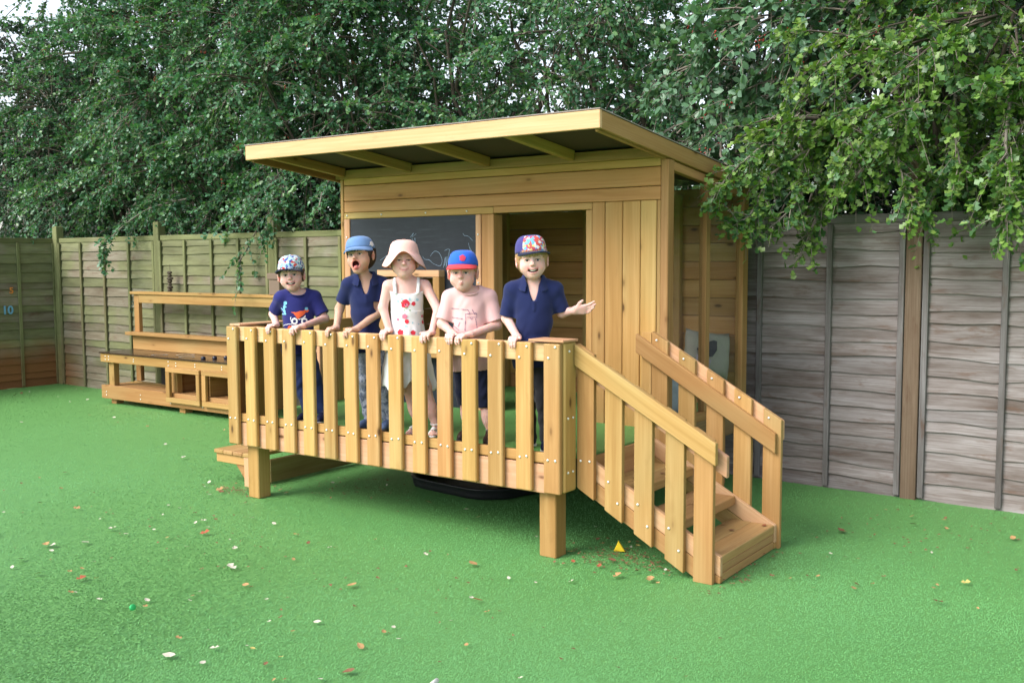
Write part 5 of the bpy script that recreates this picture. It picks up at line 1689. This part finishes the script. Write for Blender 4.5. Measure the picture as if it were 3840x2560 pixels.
        # hollow the hem so that the skirt is a bell, not a plug
        w.displace(fold_noise(sp['seed'], .0016))
        w.ell((cx, cy, sk - .02), (.10, .09, .09), .006, 'sub')
        for sx in (-1, 1):
            P = [(cx + sx * .062, cy - .060, shz - .075), (cx + sx * .066, cy - .046, shz - .028), (cx + sx * .064, cy - .010, shz + .0), (cx + sx * .060, cy + .035, shz - .02), (cx + sx * .055, cy + .062, shz - .07)]
            for a_, b_ in zip(P[:-1], P[1:]): w.cone(a_, b_, .0095, .0095, .004)
        Vs, Qs = w.mesh()
        shirt = kid.add('dress', Vs, Qs, sp['top_mat'])
    # ---- bottoms
    if sp.get('legs'):
        cut = sp['leg_cut']
        b = Vol(np.array([cx - .24, -.30, DECK + .005]), np.array([cx + .24, .16, hipz + .12]), .0034)
        b.ell((cx, cy, hipz + .02), (.092 * wid, .074, .09), .03)
        for i in (0, 1):
            b.cone(hips[i], knees[i], .058, .046, .03)
            lo_ = ankles[i] - np.array([0, 0, .035])
            b.cone(knees[i], lo_, .046, .038, .02)
        b.clip(lambda X, Y, Z: np.maximum(cut + 0 * X + 0 * Y - Z, Z - (hipz + .075) + 0 * X))
        b.displace(fold_noise(sp['seed'] + 3, .0030))
        Vb, Qb = b.mesh()
        kid.add(sp['legs'], Vb, Qb, sp['leg_mat'])
    # ---- shoes
    for i in (0, 1):
        f, d = feet[i], fd[i]
        pr = np.array([-d[1], d[0], 0])
        Rf = np.stack([pr, -d, np.array([0, 0, 1.0])], 1)
        c = f + d * .005
        s = Vol(c - np.array([.12, .12, .02]), c + np.array([.12, .12, .12]), .0032)
        if sp['shoe'] == 'sandal':
            s.ell(c + np.array([0, 0, .006]), (.030, .082, .0075), .004, 'add', Rf)
            s.cone(c + d * .030 - pr * .027 + np.array([0, 0, .016]), c + d * .022 + np.array([0, 0, .046]), .008, .009, .005); s.cone(c + d * .030 + pr * .027 + np.array([0, 0, .016]), c + d * .022 + np.array([0, 0, .046]), .008, .009, .005)
            s.ell(c + d * .036 + np.array([0, 0, .044]), (.016, .010, .008), .004, 'add', Rf)
            for q in range(12):
                a0, a1 = 6.283 * q / 12, 6.283 * (q + 1) / 12
                pa = lambda a: ankles[i] + pr * .0265 * math.cos(a) + d * .0265 * math.sin(a) + np.array([0, 0, .004])
                s.cone(pa(a0), pa(a1), .0048, .0048, .002)
            s.cone(ankles[i] - d * .027, c - d * .062 + np.array([0, 0, .012]), .010, .012, .005)
        else:
            s.cone(c - d * .042 + np.array([0, 0, .030]), c + d * .030 + np.array([0, 0, .024]), .031, .027, .02)
            s.cone(c + d * .02 + np.array([0, 0, .022]), c + d * .056 + np.array([0, 0, .018]), .027, .022, .02)
            s.cone(c - d * .040 + np.array([0, 0, .04]), c - d * .036 + np.array([0, 0, .066]), .028, .026, .015)
            s.cone(c - d * .036 + np.array([0, 0, .062]), c - d * .036 + np.array([0, 0, .11]), .022, .022, .003, 'sub')
            s.clip(lambda X, Y, Z: (DECK + .012 - Z) + 0 * X + 0 * Y)
        Vh, Qh = s.mesh()
        sh = kid.add('sandal' if sp['shoe'] == 'sandal' else 'shoe', Vh, Qh, sp['shoe_mat'])
        if sp['shoe'] != 'sandal':
            s2 = Vol(c - np.array([.12, .12, .02]), c + np.array([.12, .12, .05]), .0036)
            s2.cone(c - d * .046 + np.array([0, 0, .008]), c + d * .034 + np.array([0, 0, .008]), .033, .030, .01); s2.cone(c + d * .02 + np.array([0, 0, .008]), c + d * .060 + np.array([0, 0, .008]), .030, .024, .01)
            s2.clip(lambda X, Y, Z: np.maximum(DECK + .001 - Z, Z - DECK - .0145) + 0 * X + 0 * Y)
            Vh, Qh = s2.mesh(); kid.add('sole', Vh, Qh, sp['sole_mat'], sh)
            if sp.get('stripes'):
                for q in (-.008, .006, .020):
                    pts = [c + d * q + pr * (.0275 if i else -.0275) * .98 + np.array([0, 0, .016]), c + d * (q + .012) + pr * (.024 if i else -.024) + np.array([0, 0, .046])]
                    tv_, tf_ = tube(pts, .0032, 6); kid.add('stripe', np.array([tuple(x) for x in tv_]), [f_ for f_ in tf_ if len(f_) == 4], SOLE_W, sh)
        if sp.get('socks'):
            tv_, tf_ = tube([ankles[i] - np.array([0, 0, .012]), ankles[i] + np.array([0, 0, .018])], [.0265, .0275], 14); kid.add('sock', np.array([tuple(x) for x in tv_]), [f_ for f_ in tf_ if len(f_) == 4], SOCK)
    return kid, T, body, shirt

PALE = (.71, .435, .385); LIP = (.50, .14, .15)
# ---- 1: boy in patterned cap and dinosaur shirt
k1, T1, b1, s1 = make_kid(dict(label='boy in indigo dinosaur t-shirt and colourful printed cap, leftmost at the railing', X=-1.86, Y=.18, phi=47.6, cx=.0, shz=1.308, hip=.945, head=(-.036, -.022, 1.409), turn=(-6, 2, -5),
    mouth='open_smile', tone=PALE, lip=LIP, brow=(.13, .08, .05), iris=(.05, .035, .02), hair=(.085, .05, .03), hairdo=(.026, -.004, -.035, 1.0), feet=[(-1.775, .16), (-1.655, .17)], foot_dir=[(.05, -1, 0), (.5, -.9, 0)],
    arms=[dict(sh=(-.096, .004, 1.268), el=(-.150, .075, 1.168), kind='rail', X=-1.93, side=1), dict(sh=(.098, .0, 1.268), el=(.160, -.035, 1.142), kind='rail', X=-1.705, side=-1, yaw=-14)],
    top='tee', top_mat=INDIGO, hem=.925, sleeve=.80, legs='jeans', leg_cut=.565, leg_mat=DENIM, shoe='trainer', shoe_mat=SHOE_NAVY, sole_mat=SOLE_W, stripes=True, seed=1.0, wid=1.0))
CAP1 = blotch('cap_print_white', [(.72, .74, .78), (.45, .60, .78), (.58, .07, .06), (.30, .58, .55), (.74, .76, .78), (.06, .09, .32), (.40, .56, .74), (.76, .76, .78), (.12, .18, .42), (.34, .60, .60)], 78)
CAPN = cloth('navy_brim', (.010, .014, .05))
cap(k1, T1, b1, -16, CAP1, CAPN, z0=.034, top=.124, brim=.058, sag=.014, tilt=.0, pitch=0, span=1.3)
zx = lambda px: -.064 + (px - 270) * .000331
zz1 = lambda py: 1.53 - (py - 85) * .0003365
def q1(L): return [(zx(a), zz1(b)) for a, b in L]
ORG = cloth('orange_print', (.72, .12, .045)); WHT = cloth('white_print', (.75, .78, .82)); SKY = cloth('pale_blue_print', (.20, .50, .72))
decal(k1, s1, s1, 'shirt_print', [q1([(340, 1110), (370, 1103), (420, 1112), (490, 1090), (560, 1085), (590, 1058), (640, 1062), (662, 1085), (640, 1112), (600, 1110), (575, 1150), (520, 1190), (470, 1235), (440, 1220), (420, 1180), (380, 1132)]), disc(zx(310), zz1(1388), .013)], ORG)
def ringpoly(px, py, r0, r1): 
    return [[(zx(px) + r * math.cos(a), zz1(py) + r * math.sin(a)) for (r, a) in ((r0, t), (r1, t), (r1, t + .4), (r0, t + .4))] for t in np.arange(0, 6.283, .3927)]
decal(k1, s1, s1, 'shirt_print', ringpoly(395, 1270, .010, .0205) + ringpoly(575, 1275, .010, .0200) + stroke(q1([(470, 1240), (560, 1215), (600, 1170)]), .006) + stroke(q1([(160, 1370), (220, 1340), (300, 1320), (350, 1330)]), .0035) + stroke(q1([(330, 1200), (320, 1245)]), .0036), WHT, off=.0034)
decal(k1, s1, s1, 'shirt_print', [disc(zx(615), zz1(1050), .0095), disc(zx(238), zz1(942), .0115)] + stroke(q1([(225, 960), (210, 1060), (225, 1130)]), .012) + stroke(q1([(180, 1150), (250, 1140)]), .008) + stroke(q1([(160, 1040), (200, 1080)]), .006) + stroke(q1([(225, 1010), (258, 1015)]), .006), SKY, off=.0040)
# ---- 2: shouting boy in denim cap and navy polo
k2, T2, b2, s2_ = make_kid(dict(label='shouting dark-haired boy in pale denim cap and navy polo shirt, second from the left', X=-1.29, Y=.20, phi=43.8, cx=-.012, shz=1.398, hip=1.0, head=(-.040, -.020, 1.526), turn=(-22, 5, -7),
    mouth='scream', tone=(.56, .335, .250), lip=(.46, .15, .13), brow=(.05, .03, .02), iris=(.03, .02, .012), hair=(.035, .020, .013), hairdo=(.018, -.045, -.085, 2.0, .011), feet=[(-1.275, .165), (-1.15, .20)], foot_dir=[(.1, -1, 0), (.4, -.9, 0)],
    arms=[dict(sh=(-.106, .0, 1.352), el=(-.165, .055, 1.215), kind='rail', X=-1.42, side=1, yaw=-6), dict(sh=(.086, .0, 1.356), el=(.078, -.025, 1.205), kind='rail', X=-1.262, side=-1, yaw=-14)],
    top='polo', top_mat=NAVY_C, hem=.965, sleeve=.70, legs='trousers', leg_cut=.56, leg_mat=CAMO, shoe='trainer', shoe_mat=SHOE_BLUE, sole_mat=SOLE_D, seed=2.0, wid=.95, blush=.3))
DENIM_CAP = cloth('pale_denim', (.125, .225, .43), var=.6)
c2 = cap(k2, T2, b2, 2, DENIM_CAP, DENIM_CAP, z0=.040, top=.112, rx=.084, ry=.098, brim=.046, sag=.016, tilt=-.42, flat=.6, button=False, span=1.3)
WPATCH = blotch('white_patch', [(.8, .78, .74), (.8, .8, .8), (.75, .35, .16), (.8, .8, .8)], 70)
decal(k2, c2, c2, 'badge', [disc(.030, 1.594, .0150, 12, .18, 2)], WPATCH)
RB = cloth('red_side_panel', (.42, .13, .12))
decal(k2, c2, c2, 'side_panel', [[(.047, 1.555), (.056, 1.555), (.060, 1.585), (.052, 1.61), (.044, 1.618)]], RB)
k2.add('undershirt', *(lambda V: (V, [(0, 1, 2)]))(np.array([(-.045, -.062, 1.330), (-.010, -.050, 1.352), (-.028, -.066, 1.318)])), cloth('sky_vest', (.33, .62, .75)), s2_, k=3)
# ---- 3: girl in white bucket hat and flowered dress
k3, T3, b3, s3 = make_kid(dict(label='girl in white bucket hat and white flowered sundress in the middle', X=-.965, Y=.18, phi=41.5, cx=-.004, shz=1.392, hip=.985, head=(-.017, -.020, 1.494), turn=(0, 3, 0),
    mouth='smile', tone=PALE, lip=(.52, .22, .20), brow=(.36, .22, .14), iris=(.06, .08, .09), hair=(.26, .13, .065), cap_z=.05, hairdo=(.060, -.060, -.085, 3.0), feet=[(-.905, .165), (-.790, .195)], foot_dir=[(.15, -1, 0), (.55, -.9, 0)],
    arms=[dict(sh=(-.108, .0, 1.356), el=(-.138, -.005, 1.232), kind='rail', X=-.995, side=1, yaw=8), dict(sh=(.102, .0, 1.356), el=(.168, -.095, 1.222), kind='rail', X=-.690, side=-1, yaw=4)],
    top='dress', top_mat=WHITE_D, hem=.8, skirt=.795, legs=None, leg_cut=0, leg_mat=None, shoe='sandal', shoe_mat=SHOE_WHITE, sole_mat=None, seed=3.0, wid=.94, blush=.6, eye_open=.0035))
def bucket(kid, T, parent):
    o = T[:3, 3]; Rm = T[:3, :3]
    V, F = [], []
    m_ = 56
    prof = [(.012, .119), (.040, .117), (.062, .108), (.074, .092), (.080, .072), (.084, .052), (.087, .038), (.098, .020), (.108, .000), (.118, -.022), (.124, -.036)]
    def pt(r, z, a):
        dip = np.clip((r - .087) / .037, 0, 1)
        wv = dip * (.010 * math.sin(3 * a + .7) + .006 * math.sin(5 * a + 2.0))
        up = dip * .074 * math.exp(-((a + .05) / .66) ** 2)          # front turned up above the face
        return (r * 1.0 * math.sin(a), .008 - r * 1.10 * math.cos(a), z + wv + up)
    nb = len(prof)
    for off in (0, 1):
        for r, z in prof:
            for j in range(m_):
                a = 2 * math.pi * j / m_; a = a if a < math.pi else a - 2 * math.pi
                x, y, zz = pt(r, z, a); V.append((x, y, zz - off * .0035))
    S = nb * m_
    for i in range(nb - 1):
        for j in range(m_):
            j2 = (j + 1) % m_
            F.append((i * m_ + j, (i + 1) * m_ + j, (i + 1) * m_ + j2, i * m_ + j2)); F.append((S + i * m_ + j, S + i * m_ + j2, S + (i + 1) * m_ + j2, S + (i + 1) * m_ + j))
    for j in range(m_):
        j2 = (j + 1) % m_; e = (nb - 1) * m_
        F.append((e + j, S + e + j, S + e + j2, e + j2))
        F.append((j, j2, j2, j)) if False else None
    F = [f for f in F if f]
    Vw = np.array(V) @ Rm.T + o
    hat = kid.add('bucket_hat', Vw, F, cloth('hat_white', (.80, .49, .425), var=.06), parent)
    hat.data.materials.append(cloth('hat_lining_coral', (.72, .20, .14)))
    n2 = (nb - 1) * m_ * 2
    for p in hat.data.polygons:
        if p.index < n2 and p.index % 2 == 1: p.material_index = 1
    top = [(0, .008, .1245)] + [pt(.012, .124, 2 * math.pi * j / m_) for j in range(m_)]
    kid.add('hat_top', np.array(top) @ Rm.T + o, [(0, 1 + j, 1 + (j + 1) % m_) for j in range(m_)], hat.data.materials[0], hat, k=3)
    return hat
hat = bucket(k3, T3, b3)
zx3 = lambda px: -.043 + (px - 265) * .000378
zz3 = lambda py: 1.611 - (py - 75) * .0003785
RED = cloth('flower_red', (.62, .035, .06)); ROSE = cloth('flower_rose', (.70, .20, .30)); LEAFB = cloth('print_blue_leaf', (.36, .58, .66)); LEAFG = cloth('print_green_leaf', (.25, .38, .20)); DARKF = cloth('print_dark', (.10, .03, .06))
fl = lambda px, py, r, s: disc(zx3(px), zz3(py), r * .000378, 20, .09, s)
for _p in [fl(345, 1010, 64, 1), fl(465, 1010, 30, 2), fl(365, 1270, 32, 3), fl(620, 1285, 36, 4), fl(268, 1425, 42, 5), fl(455, 1435, 36, 6), fl(200, 1560, 40, 7), fl(560, 1600, 40, 8)]: decal(k3, s3, s3, 'dress_print', [_p], RED)
for _p in [fl(335, 1195, 38, 1), fl(232, 1240, 22, 2), fl(632, 1330, 20, 3), fl(600, 1200, 26, 4), fl(360, 1030, 26, 5), fl(320, 1560, 30, 6)]: decal(k3, s3, s3, 'dress_print', [_p], ROSE, off=.0034)
for _p in [fl(238, 970, 20, 1), fl(410, 945, 18, 2), fl(525, 955, 22, 3), fl(290, 940, 16, 4), fl(350, 1335, 20, 5), fl(450, 1290, 12, 6), fl(215, 1340, 14, 7), fl(500, 1150, 9, 8), fl(540, 1310, 10, 9), fl(400, 1500, 22, 2), fl(480, 1560, 16, 4)]: decal(k3, s3, s3, 'dress_print', [_p], LEAFB, off=.0030)
for _p in [fl(355, 1070, 16, 1), fl(655, 1300, 12, 2), fl(300, 980, 9, 3), fl(410, 1105, 12, 4), fl(330, 1105, 10, 5)]: decal(k3, s3, s3, 'dress_print', [_p], LEAFG, off=.0032)
for _p in [fl(348, 1022, 10, 1)]: decal(k3, s3, s3, 'dress_print', [_p], DARKF, off=.0042)
PINKP = cloth('hat_pink_print', (.74, .42, .42))
for _p in [fl(500, 185, 8, 1), fl(520, 240, 12, 2), fl(480, 270, 10, 3), fl(540, 280, 10, 4), fl(510, 310, 9, 5), fl(550, 220, 8, 6), fl(450, 230, 6, 7), fl(545, 330, 8, 8)]: decal(k3, hat, hat, 'hat_print', [_p], PINKP)
# ---- 4: boy in blue and red cap and pink shirt
k4, T4, b4, s4 = make_kid(dict(label='boy in blue cap with red brim and pale pink t-shirt, fourth from the left', X=-.53, Y=.18, phi=38.0, cx=.006, shz=1.338, hip=.950, head=(-.029, -.024, 1.430), turn=(-8, 0, -1),
    mouth='purse', tone=PALE, lip=(.60, .25, .22), brow=(.42, .28, .18), iris=(.06, .07, .08), hair=(.40, .26, .15), hairdo=(.050, .012, -.02, 4.0, .006), feet=[(-.570, .20), (-.385, .17)], foot_dir=[(.2, -1, 0), (.45, -.9, 0)],
    arms=[dict(sh=(-.098, .0, 1.292), el=(-.142, -.02, 1.158), kind='rail', X=-.530, side=1, yaw=20), dict(sh=(.112, .0, 1.290), el=(.150, -.035, 1.148), kind='rail', X=-.452, side=-1, yaw=-24)],
    top='tee', top_mat=PINK_T, hem=.905, sleeve=.86, legs='shorts', leg_cut=.712, leg_mat=SHORTS, shoe='shoe', shoe_mat=SHOE_BROWN, sole_mat=SOLE_D, socks=True, seed=4.0, wid=1.06, belly=.01, blush=.6))
BLUEC = cloth('royal_blue', (.025, .12, .62)); REDC = cloth('scarlet', (.72, .045, .06))
c4 = cap(k4, T4, b4, -6, BLUEC, REDC, z0=.043, top=.122, rx=.080, ry=.094, brim=.048, sag=.012, tilt=-.40, button=False, flat=.5, span=1.3)
decal(k4, c4, c4, 'badge', [disc(-.030, 1.508, .0165, 16, .10, 1)], cloth('red_badge', (.55, .05, .10)))
zx4 = lambda px: -.058 + (px - 310) * .000344
zz4 = lambda py: 1.548 - (py - 80) * .000345
q4 = lambda L: [(zx4(a), zz4(b)) for a, b in L]
lines = []
for L in ([(360, 980), (470, 990), (495, 1040)], [(530, 980), (575, 1060)], [(430, 1050), (600, 1040)], [(450, 1100), (605, 1100)], [(430, 1050), (430, 1135)], [(600, 1040), (605, 1120)], [(585, 1120), (612, 1290)], [(430, 1140), (420, 1310)], [(220, 1110), (390, 1125)], [(250, 1240), (330, 1300)], [(345, 1180), (310, 1245)], [(500, 1110), (520, 1135), (545, 1115)], [(215, 970), (330, 975)]):
    lines += stroke(q4(L), .0030)
decal(k4, s4, s4, 'shirt_print', lines, cloth('grey_line_print', (.24, .15, .22)), cell=.0022)
# ---- 5: boy in navy polo with raised hand
k5, T5, b5, s5 = make_kid(dict(label='fair-haired boy in navy polo shirt holding one hand out, rightmost at the railing', X=-.10, Y=.19, phi=34.2, cx=-.012, shz=1.384, hip=.985, head=(-.019, -.022, 1.495), turn=(2, 0, -3),
    mouth='open_smile', tone=PALE, lip=LIP, brow=(.34, .21, .12), iris=(.05, .05, .05), hair=(.40, .235, .115), cap_z=.043, hairdo=(.016, -.034, -.075, 5.0, .011), feet=[(-.165, .20), (-.025, .18)], foot_dir=[(.1, -1, 0), (.5, -.9, 0)],
    arms=[dict(sh=(-.120, .0, 1.338), el=(-.150, .01, 1.198), kind='rail', X=-.120, side=1, yaw=12),
          dict(sh=(.098, .0, 1.340), el=(.135, .020, 1.225), wr=(.198, -.030, 1.240), kind='free', fwd=(.92, -.15, .10), palm=(-.15, -.75, .60), idx=(.05, -.35, .9), curl=(.15, .30, .25), spread=.10, thumb=(.45, -.25, .85))],
    top='polo', top_mat=NAVY_C, hem=.945, sleeve=.92, legs='trousers', leg_cut=.56, leg_mat=TROUS, shoe='trainer', shoe_mat=SHOE_NAVY, sole_mat=SOLE_W, seed=5.0, wid=1.08, blush=.7))
CAP5 = cloth('navy_violet', (.055, .05, .20))
CAP5P = blotch('cap_print_red', [(.62, .10, .09), (.55, .12, .11), (.72, .70, .68), (.16, .42, .66), (.50, .08, .12), (.70, .62, .22), (.20, .22, .50)], 80)
cap(k5, T5, b5, 20, CAP5, CAPN, z0=.043, top=.130, rx=.081, ry=.095, brim=.054, sag=.012, tilt=-.06, span=1.3, front_mat=CAP5P, flat=1.0, button=False, front_n=6)
# ------------------------------------------------------------------ fallen leaves on the turf
LM = {'pale': plain('dry_leaf_pale', (.56, .52, .42), .8), 'tan': plain('dry_leaf_tan', (.42, .25, .11), .8), 'brown': plain('dry_leaf_brown', (.20, .095, .05), .8), 'yellow': plain('dry_leaf_yellow', (.45, .38, .12), .8), 'russet': plain('dry_leaf_russet', (.36, .10, .05), .8)}
def curled_leaf(kind, seed):
    r = random.Random(seed)
    T, F = (LEAF_HAW, LEAF_OVAL)[seed % 2]
    a, b = r.uniform(.15, .5), r.uniform(-.2, .4)
    V = []
    for x, y, z in T:
        X = x - .5
        V.append((X * (1 - .15 * abs(b)), y * r.uniform(.8, 1.1), a * y * y * 1.6 + b * X * X + r.uniform(0, .04)))
    me = bpy.data.meshes.new('fallen_leaf'); me.from_pydata(V, [], [tuple(f) for f in F]); me.materials.append(LM[kind]); me.update()
    return me
_lm = {}
def litter():
    r = random.Random(99)
    def spot(P):                                   # (x, y) limits -> random point that is not under a post
        return (r.uniform(P[0], P[1]), r.uniform(P[2], P[3]))
    zones = [('left of the deck', 22, (-6.6, -2.9, -.6, 1.6)), ('in front of the deck', 64, (-2.3, .4, -1.7, -.15)), ('near the bottom edge of the yard', 36, (-.6, 2.2, -2.1, -1.0)), ('beneath the deck', 16, (-2.2, .0, .2, 1.0)),
             ('right of the stairs by the grey fence', 30, (1.05, 2.1, .3, 2.3)), ('under and beside the stairs', 22, (.05, .75, -.05, .6)), ('around the left deck post', 18, (-2.75, -2.05, -.12, .3)), ('along the foot of the green fence', 14, (-8.5, -6.9, 1.2, 2.5)), ('on the left half of the turf', 34, (-4.5, -1.3, -1.6, -.2))]
    for zone, n, P in zones:
        for i in range(n):
            x, y = spot(P)
            kind = r.choices(['pale', 'tan', 'brown', 'yellow', 'russet'], [6, 4, 3, .5, .6] if 'stairs' not in zone else [3, 4, 6, .6, 2])[0]
            key = (kind, r.randint(0, 3))
            if key not in _lm: _lm[key] = curled_leaf(*key)
            s = r.uniform(.018, .040) if r.random() < .85 else r.uniform(.040, .060)
            M_ = Matrix.Translation((x, y, .012 + .10 * s)) @ Euler((r.uniform(-.35, .35), r.uniform(-.35, .35), r.uniform(0, 6.28))).to_matrix().to_4x4() @ Matrix.Diagonal((s, s, s, 1))
            o = put(bpy.data.objects.new('fallen_leaf', _lm[key]), None, M_)
            tag(o, '%s dry fallen leaf on the turf %s' % (kind, zone), 'leaf', '%s fallen leaves %s' % (kind, zone))
    # crumbs too small to pick apart
    V, F = [], []
    for (cx, cy, sx, sy, n) in ((.42, .25, .28, .16, 330), (-2.42, .12, .16, .10, 110), (-1.9, .55, .35, .25, 90), (.98, .35, .06, .35, 60), (-1, -.8, 2.0, .6, 160), (1.5, 1.5, .5, .6, 90)):
        for i in range(n):
            x, y = r.gauss(cx, sx * .6), r.gauss(cy, sy * .6); a = r.uniform(0, 6.28); s = r.uniform(.004, .014)
            b = len(V)
            for k in range(3):
                V.append((x + s * math.cos(a + k * 2.1), y + s * math.sin(a + k * 2.1) * .7, .010 + r.uniform(0, .008)))
            F.append((b, b + 1, b + 2))
    o = mesh_obj('leaf_crumbs', V, F, LM['brown'])
    tag(o, 'brown crumbs of dry leaves scattered thinly over the turf', 'leaf litter', kind='stuff')
    # a few leaves blown on to the stair treads
    for (x, y, z, kind) in ((.80, .62, .131, 'brown'), (.72, .70, .131, 'tan'), (.90, .80, .131, 'russet'), (.62, .55, .255, 'tan'), (.42, .6, .379, 'brown'), (.35, .42, .379, 'tan')):
        key = (kind, 1)
        if key not in _lm: _lm[key] = curled_leaf(*key)
        s = .035
        o = put(bpy.data.objects.new('fallen_leaf', _lm[key]), None, Matrix.Translation((x, y, z + .004)) @ Matrix.Rotation(x * 40, 4, 'Z') @ Matrix.Diagonal((s, s, s * .6, 1)))
        tag(o, '%s fallen leaf lying on a %s stair tread' % (kind, {.131: 'bottom', .255: 'middle', .379: 'top'}[z]), 'leaf', 'leaves on the stairs')
litter()
